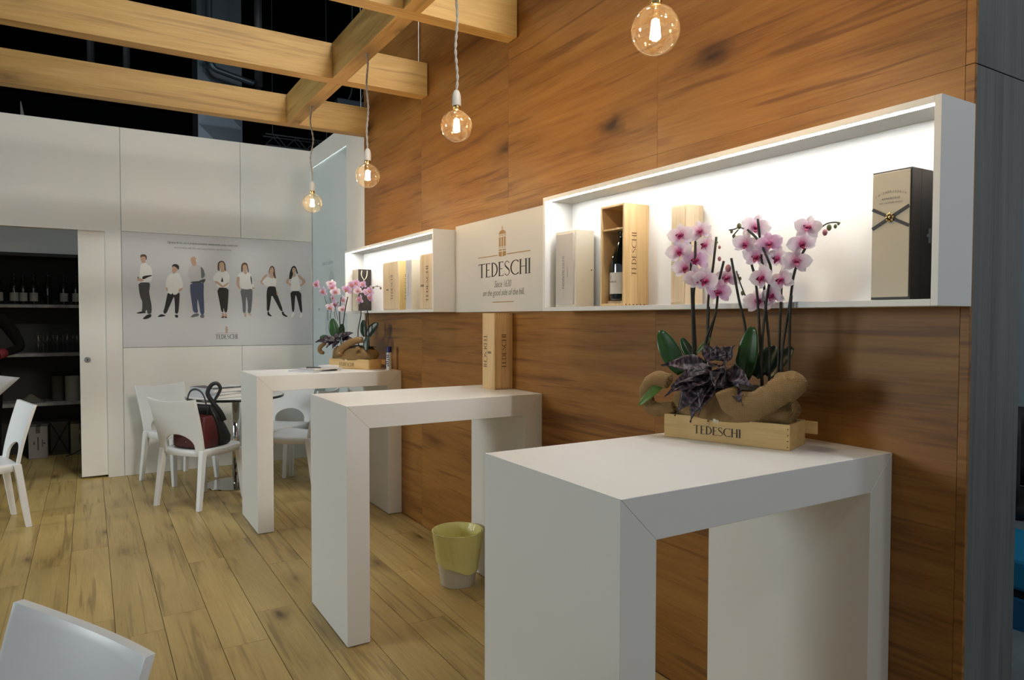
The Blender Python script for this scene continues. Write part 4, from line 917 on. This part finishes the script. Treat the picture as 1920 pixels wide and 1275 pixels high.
for lb, loc, rz in CL: copy_tree(chairs, loc, rz, lb)

# round table
t = thing('round_table', 'round white table on a chrome pedestal between the white chairs', 'table', (-.92, 6.60, 0))
MB().lathe([(.0001, 0), (.262, 0), (.265, .004), (.262, .009), (.06, .016), (.03, .022), (.0001, .022)], 48).build('base_plate', M['chrome'], t, smooth=False)
MB().lathe([(.033, .0225), (.033, .775)], 28).build('pole', M['chrome'], t, smooth=True)
MB().lathe([(.0001, .776), (.12, .776), (.12, .783), (.0001, .783)], 28).build('mounting_plate', M['steel'], t)
MB().lathe([(.0001, .7835), (.405, .7835), (.405, .804), (.0001, .804)], 64).build('tabletop', M['white'], t)
MB().lathe([(.4055, .783), (.412, .785), (.412, .801), (.4055, .8045)], 64, cap=False).build('black_rim', M['blackgloss'], t, smooth=True)
magazine('lowest magazine of the pile on the round table', -1.075, 6.575, .8045, R(24), .30, .40, .030, M['tinted_paper'], None)
magazine('middle pale magazine of the pile on the round table', -1.07, 6.57, .8350, R(29), .29, .39, .022, M['tinted_paper'], None)
magazine('top dark-edged catalogue of the pile on the round table', -1.065, 6.58, .8575, R(20), .31, .41, .030, M['magcover'], None)
t = thing('printed_sheets', 'loose printed sheets on top of the pile on the round table', 'paper', (-1.04, 6.63, .8880), R(12))
for k in range(4): bx('sheet', (-.105+.008*k, -.14-.006*k, .0012*k), (.105+.008*k, .14-.006*k, .0012*k+.001), M['paper'], t, bevel=0, rz=R(k*7-10))
flat(rect(-.06, .02, .05, .03)+rect(-.06, -.02, .03, -.012)+rect(-.06, -.06, .06, -.052), (0, 0, .0052), (1, 0, 0), (0, 1, 0), 'printed_lines', M['tinted_paper'], t)

# ---------------------------------------------------------------- bag on the chair
t = thing('handbag', 'dark red bag with black side panel and loop handles on the chair', 'bag', (-1.285, 6.10, .462), face(.80, .60))
def rr_ring(hw, hd, z, cx=0, cy=0, n=28, e=.35):
    out = []
    for k in range(n):
        a = 2*math.pi*k/n; c, s = math.cos(a), math.sin(a)
        out.append((cx+hw*math.copysign(abs(c)**e, c), cy+hd*math.copysign(abs(s)**e, s), z))
    return out
body = [rr_ring(.155, .085, 0, 0, -.035), rr_ring(.165, .098, .012, 0, -.033), rr_ring(.168, .098, .08, 0, -.033), rr_ring(.165, .085, .17, 0, -.04), rr_ring(.16, .065, .235, 0, -.05), rr_ring(.155, .055, .252, 0, -.052), rr_ring(.145, .045, .246, 0, -.052), rr_ring(.14, .04, .20, 0, -.052)]
MB().loft(body).build('bag_body', M['bagred'], t, smooth=True)
pan = [rr_ring(.150, .045, .0, .012, .098), rr_ring(.165, .065, .02, .014, .105), rr_ring(.168, .068, .07, .014, .108), rr_ring(.155, .052, .16, .010, .082), rr_ring(.13, .036, .25, .005, .055), rr_ring(.10, .022, .31, 0, .04), rr_ring(.09, .014, .33, 0, .035)]
MB().loft(pan).build('black_panel', M['bagblack'], t, smooth=True)
hp = [(.13+.6*h, .03+.8*h, z) for h, z in ((.075, .20), (.045, .27), (-.015, .36), (-.048, .43), (-.020, .492), (.022, .505), (.048, .465), (.030, .415), (.005, .37), (.0, .33))]
sp_ = smoothpath(hp, 5); n_ = len(sp_)
MB().tube(sp_, [.021-.012*k/(n_-1) for k in range(n_)], 8, flat=(.4, 1), up=(-.8, .6, 0)).build('loop_handle', M['bagblack'], t, smooth=True)
MB().tube(smoothpath([(-.11, -.01, .22), (-.12, -.005, .34), (-.10, .0, .425), (-.04, .0, .455), (.03, .0, .43), (.07, .0, .36), (.085, .0, .24)]), .010, 8, flat=(.35, .8), up=(0, 1, 0)).build('loop_handle', M['bagblack'], t, smooth=True)
MB().ball((.0, -.134, .05), .004, 6).build('metal_stud', M['chrome'], t, smooth=True)

# ---------------------------------------------------------------- person in the doorway
def skin_body(name, chains, mat, parent, sub=1):
    vs, es, rs = [], [], []; key = {}
    for ch in chains:
        prev = None
        for p, r_ in ch:
            k = tuple(round(c, 4) for c in p)
            if k not in key: key[k] = len(vs); vs.append(p); rs.append(r_ if isinstance(r_, tuple) else (r_, r_))
            if prev is not None and prev != key[k]: es.append((prev, key[k]))
            prev = key[k]
    me = bpy.data.meshes.new(name); me.from_pydata(vs, es, []); me.materials.append(mat)
    o = bpy.data.objects.new(name, me); sc.collection.objects.link(o); o.parent = parent
    q = o.modifiers.new('skin', 'SKIN'); q.use_smooth_shade = True
    for i, r_ in enumerate(rs): me.skin_vertices[0].data[i].radius = r_
    me.skin_vertices[0].data[0].use_root = True
    s = o.modifiers.new('subsurf', 'SUBSURF'); s.levels = sub+1; s.render_levels = sub+1
    return o
pn = thing('person', 'person in black with dark red cuff holding a leaflet in storage doorway', 'person', (-2.90, 7.93, 0))
PV = (0, 0, .98)
sk = skin_body('body', [
    [(PV, (.15, .11)), ((0, 0, 1.15), (.14, .10)), ((0, 0, 1.33), (.165, .115)), ((0, 0, 1.47), (.14, .10)), ((0, -.01, 1.555), .055), ((-.01, -.03, 1.63), .062), ((-.02, -.05, 1.72), (.078, .09)), ((-.02, -.05, 1.80), (.07, .08))],
    [((0, 0, 1.47), (.14, .10)), ((.16, 0, 1.475), .066), ((.21, 0, 1.44), .064), ((.285, .005, 1.30), .052), ((.325, -.02, 1.215), .046), ((.24, -.16, 1.185), .038), ((.145, -.30, 1.15), .026), ((.11, -.35, 1.125), (.018, .036))],
    [((0, 0, 1.47), (.14, .10)), ((-.16, 0, 1.475), .066), ((-.21, 0, 1.44), .064), ((-.27, -.01, 1.30), .052), ((-.30, -.04, 1.20), .046), ((-.26, -.19, 1.15), .038), ((-.20, -.32, 1.10), .026), ((-.18, -.37, 1.08), (.018, .036))],
    [(PV, (.15, .11)), ((.09, 0, .90), (.095, .10)), ((.10, .0, .52), .065), ((.105, .03, .10), .043), ((.11, 0, .045), (.045, .04)), ((.12, -.15, .032), (.045, .028))],
    [(PV, (.15, .11)), ((-.09, 0, .90), (.095, .10)), ((-.10, .0, .52), .065), ((-.105, .03, .10), .043), ((-.11, 0, .045), (.045, .04)), ((-.12, -.15, .032), (.045, .028))]], M['dark_cloth'], pn)
hd = MB()
hd.loft([[(rx*math.cos(a)-.02, ry*math.sin(a)-.055+oy, z) for a in [2*math.pi*k/20 for k in range(20)]] for rx, ry, oy, z in ((.045, .05, -.0, 1.585), (.056, .066, -.016, 1.61), (.066, .086, -.012, 1.66), (.072, .095, -.004, 1.72), (.074, .098, .002, 1.77), (.066, .09, .006, 1.82), (.04, .056, .008, 1.855), (.01, .014, .008, 1.865))])
hd.build('head', M['skin'], pn, smooth=True)
MB().loft([[(-.02-.010, -.150, 1.735), (-.02+.010, -.150, 1.735), (-.02, -.146, 1.745)], [(-.02-.017, -.157, 1.695), (-.02+.017, -.157, 1.695), (-.02, -.175, 1.70)], [(-.02-.015, -.15, 1.685), (-.02+.015, -.15, 1.685), (-.02, -.165, 1.685)]]).build('nose', M['skin'], pn, smooth=True)
MB().ball((-.05, -.143, 1.735), .011, 6).ball((.010, -.143, 1.735), .011, 6).build('eyes', M['paper'], pn, smooth=True)
MB().ball((-.05, -.1535, 1.735), .0055, 6).ball((.010, -.1535, 1.735), .0055, 6).build('irises', M['black'], pn, smooth=True)
MB().box((-.045, -.151, 1.648), (.005, -.135, 1.656)).build('mouth', plain('lips', (.33, .12, .10), .5), pn, bevel=.003)
for s in (-1, 1): MB().ball((-.02+s*.076, -.05, 1.715), .022, 6, sz=1.4).build('ear', M['skin'], pn, smooth=True)
MB().loft([[(rx*math.cos(a)-.02, ry*math.sin(a)-.04+oy, z+(.035*max(0, -math.sin(a)) if i < 3 else 0)) for a in [2*math.pi*k/20 for k in range(20)]] for i, (rx, ry, oy, z) in enumerate(((.070, .082, .022, 1.69), (.079, .098, .012, 1.755), (.081, .103, .006, 1.80), (.070, .092, .006, 1.845), (.035, .05, .008, 1.876), (.005, .007, .008, 1.88)))]).build('hair', plain('dark_hair', (.02, .013, .009), .6), pn, smooth=True)
MB().tube([(.205, -.21, 1.176), (.165, -.268, 1.16)], [.046, .041], 14).build('red_cuff', M['red_cuff'], pn, smooth=True)
MB().tube([(-.235, -.25, 1.128), (-.212, -.295, 1.11)], [.046, .041], 14).build('red_cuff', M['red_cuff'], pn, smooth=True)
def hand(base, d, nrm, side):
    base, d, nrm = Vector(base), Vector(d).normalized(), Vector(nrm).normalized(); s = d.cross(nrm)*side
    hb = MB().loft([[base+d*q+s*(wd*a)+nrm*(.012*b_) for a, b_ in ((-1, -1), (1, -1), (1, 1), (-1, 1))] for q, wd in ((-.02, .025), (.02, .037), (.07, .040), (.085, .038))])
    hb.build('palm', M['skin'], pn, smooth=False, bevel=.007)
    for k, ln in enumerate((.068, .078, .072, .056)):
        p0 = base+d*.08+s*(.03-.02*k)
        MB().tube([p0, p0+d*ln*.45-nrm*.006, p0+d*ln*.75-nrm*.022, p0+d*ln*.92-nrm*.036], [.009, .0085, .0078, .006], 8).build('finger', M['skin'], pn, smooth=True)
    p0 = base+d*.02+s*.034
    MB().tube([p0, p0+d*.035+s*.022-nrm*.012, p0+d*.068+s*.018-nrm*.026], [.012, .010, .007], 8).build('thumb', M['skin'], pn, smooth=True)
hand((.125, -.33, 1.135), (-.25, -.60, -.75), (.75, -.5, .2), 1)
hand((-.185, -.36, 1.085), (.3, -.6, -.6), (-.75, -.5, .2), -1)
lf = thing('leaflet', 'white leaflet held tilted by the person in the storage doorway', 'leaflet', (-2.705, 7.47-.02, 0))
A_ = [Vector((-.22, .03, 1.03)), Vector((.145, .02, .967)), Vector((-.03, .0, .79)), Vector((-.40, .01, .855))]
A_ = [a+Vector((0, -.02, 0)) for a in A_]
MB().grid(lambda u, v: (A_[0].lerp(A_[1], u)).lerp(A_[3].lerp(A_[2], u), v)+Vector((0, -.012*math.sin(math.pi*u), 0)), 8, 4).build('folded_sheet', M['tinted_paper'], lf, smooth=True, solid=.0015)

# ---------------------------------------------------------------- orchid arrangements
F1 = [[0.028, 0.677], [0.088, 0.688], [0.019, 0.625], [0.076, 0.594], [0.033, 0.569], [0.122, 0.637], [0.125, 0.521], [0.177, 0.53], [0.164, 0.485], [0.09, 0.533], [0.265, 0.69], [0.244, 0.636], [0.274, 0.594], [0.319, 0.631], [0.345, 0.586], [0.307, 0.525], [0.367, 0.515], [0.28, 0.454], [0.331, 0.469], [0.423, 0.624], [0.409, 0.571], [0.452, 0.665]]
B1 = [[0.225, 0.693], [0.197, 0.679], [0.202, 0.663], [0.153, 0.646], [0.163, 0.629], [0.15, 0.594], [0.189, 0.56], [0.388, 0.611], [0.489, 0.67], [0.483, 0.654], [0.511, 0.67], [0.519, 0.678], [0.223, 0.526], [0.233, 0.479]]
ST1 = [[[0.05, 0.665], [0.054, 0.534], [0.07, 0.267]], [[0.088, 0.674], [0.071, 0.666], [0.072, 0.533], [0.062, 0.449], [0.075, 0.267]], [[0.134, 0.668], [0.129, 0.565], [0.111, 0.449], [0.106, 0.268]], [[0.17, 0.585], [0.156, 0.506], [0.144, 0.427], [0.119, 0.302]], [[0.199, 0.592], [0.223, 0.463], [0.245, 0.346]], [[0.28, 0.713], [0.291, 0.573], [0.307, 0.414], [0.322, 0.296]], [[0.267, 0.568], [0.28, 0.494], [0.3, 0.295]], [[0.249, 0.681], [0.284, 0.645], [0.32, 0.58], [0.324, 0.54], [0.312, 0.446], [0.304, 0.295]], [[0.348, 0.508], [0.347, 0.297]], [[0.431, 0.624], [0.399, 0.545], [0.381, 0.445], [0.361, 0.297]], [[0.388, 0.468], [0.384, 0.406], [0.38, 0.298]], [[0.198, 0.681], [0.212, 0.684], [0.225, 0.689], [0.245, 0.682]], [[0.202, 0.663], [0.216, 0.684]], [[0.445, 0.645], [0.477, 0.677], [0.505, 0.682], [0.522, 0.68]], [[0.156, 0.473], [0.152, 0.407], [0.121, 0.311]], [[0.21, 0.551], [0.227, 0.512], [0.24, 0.471]], [[0.12, 0.436], [0.117, 0.302]]]
LF1 = [[[0.035, 0.21], [-0.041, 0.355]], [[0.055, 0.261], [0.01, 0.328]], [[0.019, 0.232], [-0.027, 0.264]], [[0.015, 0.199], [-0.078, 0.101]], [[0.249, 0.201], [0.279, 0.372]], [[0.27, 0.209], [0.331, 0.309]], [[0.307, 0.211], [0.378, 0.306]], [[0.247, 0.216], [0.238, 0.302]], [[0.078, 0.278], [0.131, 0.334]]]
BG1 = [[0.114, 0.063], [0.06, 0.078], [0.142, 0.085], [0.009, 0.241], [0.123, 0.315], [0.23, 0.313], [0.286, 0.128], [0.318, 0.19], [0.22, 0.184], [0.025, 0.14], [0.168, 0.312], [0.192, 0.309], [0.083, 0.203], [0.165, 0.242], [0.235, 0.245], [0.105, 0.157], [0.046, 0.173], [0.193, 0.182]]
BC1 = [[0.177, 0.247]]
RL1 = [[[0.225, 0.178], [0.245, 0.135], [0.285, 0.122], [0.335, 0.145], [0.38, 0.178], [0.412, 0.195], [0.405, 0.205], [0.36, 0.20]], [[0.02, 0.185], [-0.028, 0.192], [-0.062, 0.166], [-0.072, 0.122], [-0.05, 0.09], [-0.015, 0.088], [0.03, 0.10]]]
BD1 = [[[-0.063, 0.076], [-0.072, 0.116], [0.408, 0.137], [0.406, 0.072]]]
F2 = [[-0.185, 0.673], [-0.067, 0.676], [-0.106, 0.613], [-0.037, 0.645], [0.03, 0.607], [-0.003, 0.559], [-0.028, 0.511], [-0.034, 0.481], [0.086, 0.543], [0.086, 0.47], [0.131, 0.623], [0.189, 0.659], [0.247, 0.672], [0.327, 0.605], [0.284, 0.545], [0.313, 0.663], [0.425, 0.607], [0.416, 0.557], [0.251, 0.614]]
B2 = [[0.407, 0.636], [0.462, 0.631], [0.444, 0.646]]
ST2 = [[[-0.099, 0.575], [-0.079, 0.485], [-0.055, 0.377]], [[-0.078, 0.568], [-0.054, 0.493], [-0.06, 0.396]], [[0.062, 0.566], [0.056, 0.433], [0.06, 0.303]], [[0.145, 0.568], [0.125, 0.469], [0.084, 0.304]], [[0.046, 0.529], [0.007, 0.5], [-0.016, 0.444], [0.006, 0.396]], [[0.004, 0.511], [0.016, 0.433], [0.035, 0.377]], [[0.279, 0.519], [0.264, 0.414], [0.247, 0.296]], [[0.36, 0.684], [0.353, 0.54], [0.335, 0.396], [0.316, 0.297]], [[0.35, 0.504], [0.349, 0.396], [0.354, 0.342]], [[0.36, 0.601], [0.397, 0.629], [0.416, 0.647], [0.458, 0.642]]]
LF2 = [[[0.019, 0.228], [-0.016, 0.395]], [[-0.039, 0.232], [-0.124, 0.242]], [[0.33, 0.254], [0.425, 0.359]], [[0.288, 0.253], [0.268, 0.385]], [[0.391, 0.265], [0.384, 0.145]], [[0.048, 0.25], [0.042, 0.352]]]
BG2 = [[0.049, 0.288], [0.135, 0.289], [0.233, 0.284], [0.005, 0.249], [-0.105, 0.204], [0.012, 0.163], [0.076, 0.153], [0.134, 0.182], [0.233, 0.237], [0.141, 0.23], [-0.024, 0.216], [0.084, 0.218]]
BC2 = [[0.084, 0.234]]
RL2 = [[[0.14, 0.107], [0.126, 0.128], [0.148, 0.166], [0.219, 0.205], [0.288, 0.227], [0.33, 0.228]], [[-0.039, 0.2], [-0.106, 0.16], [-0.106, 0.127], [-0.077, 0.117]], [[0.322, 0.17], [0.288, 0.132], [0.322, 0.101]]]
def flower_mesh(name, mat, seed):
    rnd = random.Random(seed); mb = MB(); r = .037
    def petal(ang, ln, wd, zoff, curl):
        nu, nv = 6, 5
        ca, sa = math.cos(ang), math.sin(ang)
        def fn(u, v):
            s = 2*v-1; t = u
            wdt = wd*(math.sin(math.pi*min(1, (t*.92+.08)))**.62)
            x = ln*t; y = s*wdt
            z = zoff+curl*t*t*ln-.18*abs(s)**2*wdt+.0018*math.sin(7*t+3*s+seed)
            return (x*ca-y*sa, x*sa+y*ca, z)
        mb.grid(fn, nu, nv)
    j = lambda a: R(a+rnd.uniform(-6, 6))
    petal(j(90), r*1.05, r*.33, -.003, -.10); petal(j(214), r*1.02, r*.33, -.003, -.18); petal(j(326), r*1.02, r*.33, -.003, -.18)
    petal(j(12), r*1.12, r*.55, .002, .14); petal(j(168), r*1.12, r*.55, .002, .14)
    return mb.mesh(name, mat)
def lip_mesh(name, mat):
    mb = MB()
    mb.ball((0, -.002, .006), .0055, 6)
    for s in (-1, 1):
        mb.grid(lambda u, v: (s*(.002+.009*math.sin(math.pi*u)), -.008+.014*u, .004+.010*v*math.sin(math.pi*u)), 5, 3)
    mb.grid(lambda u, v: ((2*v-1)*.008*(1-.75*u)*math.sin(math.pi*min(1, u+.3)), -.004-.018*u, .006+.008*math.sin(2.4*u)), 6, 4)
    return mb.mesh(name, mat)
FM = {k: [flower_mesh('flower_petals', M[k], s) for s in range(3)] for k in ('petal', 'petalpink')}
LM = {k: lip_mesh('flower_lip', M[k]) for k in ('lip', 'lip_orange')}
for q in list(LM.values())+FM['petal']+FM['petalpink']: q.polygons.foreach_set('use_smooth', [True]*len(q.polygons))
def leaf(parent, name, base, tip, wd, mat, out, curl=.15, smooth=True, pointed=False, solid=.0015, wave=0.0, seed=0):
    """leaf from base to tip in arrangement space, blade facing out"""
    b_, t_ = Vector(base), Vector(tip); ax = t_-b_; ln = ax.length; ax.normalize()
    o = Vector(out); o = (o-ax*o.dot(ax)).normalized(); sd = ax.cross(o)
    if pointed:
        prof = lambda u: (math.sin(math.pi*min(.999, u**.62))**.85)*(1.0 if u < .6 else max(.02, 1-(u-.6)/.4*.55)) if u > 0 else .05
    else: prof = lambda u: math.sin(math.pi*min(.985, .06+.92*u))**.55
    def fn(u, v):
        s = 2*v-1
        return (ln*u, s*wd*prof(u), curl*ln*(math.sin(math.pi*u)) - .35*wd*prof(u)*(1-abs(s)) + wave*math.sin(9*u+seed+2*s)*wd*abs(s) + .06*wd*abs(s)*math.cos(24*u)*(1 if pointed else 0))
    mb = MB().grid(fn, 12, 6)
    o_ = mb.build(name, mat, parent, smooth=smooth, solid=solid)
    mx = Matrix((ax, sd, o)).transposed().to_4x4(); mx.translation = b_; o_.matrix_local = mx
    return o_
def arrangement(label, loc, d, data, seed, pink_share, lipmat):
    rnd = random.Random(seed)
    rz = math.atan2(d[1], d[0])
    t = thing('orchid_crate', label, 'plant', loc, rz)       # local x along the front, local y into the wall side, z up
    L_, D_, H_ = .412, .152, .078; th = .009
    bx('front_board', (0, 0, 0), (L_, th, H_), M['pine_x'], t); bx('back_board', (0, D_-th, 0), (L_, D_, H_), M['pine_x'], t)
    bx('end_board', (0, th+.0003, 0), (th, D_-th-.0003, H_), M['pine_x'], t); bx('end_board', (L_-th, th+.0003, 0), (L_, D_-th-.0003, H_), M['pine_x'], t)
    bx('bottom_board', (th+.0003, th+.0003, 0), (L_-th-.0003, D_-th-.0003, th), M['pine_x'], t)
    bx('projecting_slat', (L_*.62, D_+.0005, .034), (L_+.036, D_+.0075, .074), M['pine_x'], t)
    logo_text((.106, -.0004, .022), (1, 0, 0), (0, 0, 1), .027, 'logo_lettering', M['ink'], t, width=.158)
    bx('cream_tab', (.172, -.003, H_-.015), (.192, .0, H_-.001), M['cordwhite'], t)
    MB().ball((.155, -.0006, H_-.012), .0028, 6).build('wood_knot', M['inkbrown'], t)
    for k in range(4): MB().box((L_-.0085, -.0004, .008+.018*k), (L_-.0045, .001, .0115+.018*k)).build('joint_pin', M['inkbrown'], t)
    # burlap body bulging out of the crate
    rg = []
    for z, ex_, ey in ((.055, -.012, -.012), (.078, .002, .006), (.10, .012, .012), (.13, .006, .008), (.16, -.02, .0), (.175, -.06, -.02)):
        ring = []
        for k in range(40):
            a = 2*math.pi*k/40; c, s = math.cos(a), math.sin(a)
            x = (L_/2-.012+ex_)*math.copysign(abs(c)**.4, c); y = (D_/2-.008+ey)*math.copysign(abs(s)**.45, s)
            wv = .010*math.sin(5*a+z*60+seed)+.006*math.sin(11*a-z*90)
            ring.append((L_/2+x+wv*c, D_/2+y+wv*s, z+.006*math.sin(4*a+seed)))
        rg.append(ring)
    MB().loft(rg).build('burlap_wrap', M['burlap'], t, smooth=True, subsurf=1)
    for path, rad in data['rolls']:
        pts = smoothpath([Vector(p) for p in path], 5); n = len(pts)
        rads = [rad*(.55+.45*math.sin(math.pi*min(1, max(0, .12+.8*k/(n-1))))**.6)*(1+.06*math.sin(k*1.7)) for k in range(n)]
        MB().tube(pts, rads, 14, flat=(1, .78)).build('burlap_roll', M['burlap'], t, smooth=True, subsurf=1)
    MB().grid(lambda u, v: (.03+u*(L_-.06), .02+v*(D_-.04), .172+.012*math.sin(math.pi*u)*math.sin(math.pi*v)+.005*math.sin(20*u)*math.sin(17*v)), 14, 8).build('moss', M['soil'], t, smooth=True)
    for pth, r_ in data['stems']:
        MB().tube(smoothpath(pth, 5), r_, 7).build('flower_stem', M['stem'], t, smooth=True)
    for i, (u, z, w_, s, yw, pt) in enumerate(data['flowers']):
        kind = 'petalpink' if rnd.random() < pink_share else 'petal'
        f = link('flower', FM[kind][i % 3], t)
        # face the room (-y local) with a turn of its own
        rot = Matrix.Rotation(yw, 4, 'Z') @ Matrix.Rotation(R(90)+pt, 4, 'X') @ Matrix.Rotation(rnd.uniform(-.3, .3), 4, 'Z')
        f.matrix_local = Matrix.Translation((u, w_, z)) @ rot @ Matrix.Scale(s, 4)
        lp = link('lip', LM[lipmat], f)
    for u, z, w_, r_, k in data['buds']:
        MB().ball((u, w_, z), r_, 8, sz=1.35).build('flower_bud', M[k], t, smooth=True)
    for b_, tp, wd, mt, out, cl in data['leaves']: leaf(t, 'orchid_leaf', b_, tp, wd, M[mt], out, cl)
    for i, (b_, tp, wd, out) in enumerate(data['begonia']):
        leaf(t, 'begonia_leaf', b_, tp, wd, M['begonia'], out, .14, pointed=True, wave=.22, seed=i, solid=.001)
    return t
def prep(F, B, ST, LF, BG, BC, RL, seed, mats, lw, rollr, bud_kinds):
    rnd = random.Random(seed); D = {}
    wf = [(.035 if u > .35 else .07)+rnd.uniform(-.03, .03) for u, z in F]
    D['flowers'] = [(u, z, wf[i], rnd.uniform(1.02, 1.22), rnd.uniform(-.55, .45), rnd.uniform(-.25, .2)) for i, (u, z) in enumerate(F)]
    D['buds'] = [(u, z, .075+rnd.uniform(-.02, .02), k[1], k[0]) for (u, z), k in zip(B, bud_kinds)]
    D['stems'] = []
    for i, p in enumerate(ST):
        w0 = .075+rnd.uniform(-.02, .02); q = [(a[0], w0+(.0 if len(p) < 2 else (.008*math.sin(k*2.1+i))), a[1]) for k, a in enumerate(p)]
        if q[-1][2] < .36: q.append((q[-1][0], .075, .16))
        thick = .0042 if (q[-1][2] < .2 and abs(q[0][2]-q[-1][2]) > .2) else .0021
        D['stems'].append((q, thick))
    D['leaves'] = [((a[0], .075+lw[i][2], a[1]), (b_[0], .075+lw[i][3], b_[1]), lw[i][0], lw[i][1], (lw[i][4], -1, .25), lw[i][5]) for i, (a, b_) in enumerate(LF)]
    c = BC[0]; D['begonia'] = []
    for i, (u, z) in enumerate(BG):
        dv = Vector((u-c[0], 0, z-c[1])); ln = dv.length; base = Vector((c[0], .03, c[1]))+dv*.22
        wtip = -.045 if z < c[1] else .03
        D['begonia'].append(((base.x, .022, base.z), (u, wtip, z), .019+.13*ln*.45, (rnd.uniform(-.3, .3), -1, .45)))
    D['rolls'] = [([(u, rw[0]+(rw[1]-rw[0])*k/(len(r_)-1), z) for k, (u, z) in enumerate(r_)], rw[2]) for r_, rw in zip(RL, rollr)]
    return D
g, p = 'budgreen', 'budpink'
d1 = prep(F1, B1, ST1, LF1, BG1, BC1, RL1, 3, None,
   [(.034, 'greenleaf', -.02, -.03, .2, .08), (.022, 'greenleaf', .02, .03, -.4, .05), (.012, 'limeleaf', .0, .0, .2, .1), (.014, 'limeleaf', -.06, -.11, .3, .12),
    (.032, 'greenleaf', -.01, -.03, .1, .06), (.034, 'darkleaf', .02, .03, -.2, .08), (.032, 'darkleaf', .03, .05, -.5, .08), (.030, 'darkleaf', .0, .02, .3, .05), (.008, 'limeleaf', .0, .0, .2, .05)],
   [(-.03, .03, .046), (.0, .02, .034)],
   [(g, .0075), (g, .005), (g, .0055), (g, .003), (p, .0045), (p, .006), (p, .0095), (p, .008), (g, .0075), (p, .0075), (g, .005), (g, .004), (g, .005), (g, .006)])
arrangement('large pink orchid arrangement in burlap and wooden crate on nearest high table', (-.385, 1.723, 1.1003), (.337, -.942), d1, 5, .15, 'lip')
d2 = prep(F2, B2, ST2, LF2, BG2, BC2, RL2, 8, None,
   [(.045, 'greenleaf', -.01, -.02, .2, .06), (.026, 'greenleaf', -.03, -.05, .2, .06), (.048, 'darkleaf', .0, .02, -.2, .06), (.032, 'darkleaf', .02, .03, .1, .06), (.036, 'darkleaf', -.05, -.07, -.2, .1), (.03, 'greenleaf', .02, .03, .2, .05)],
   [(-.03, .03, .030), (.0, .02, .023), (-.02, .02, .024)],
   [(g, .008), (g, .008), (g, .005)])
arrangement('small pink orchid arrangement in burlap and wooden crate on farthest high table', (-.399, 5.501, 1.0963), (.486, -.874), d2, 11, .55, 'lip_orange')
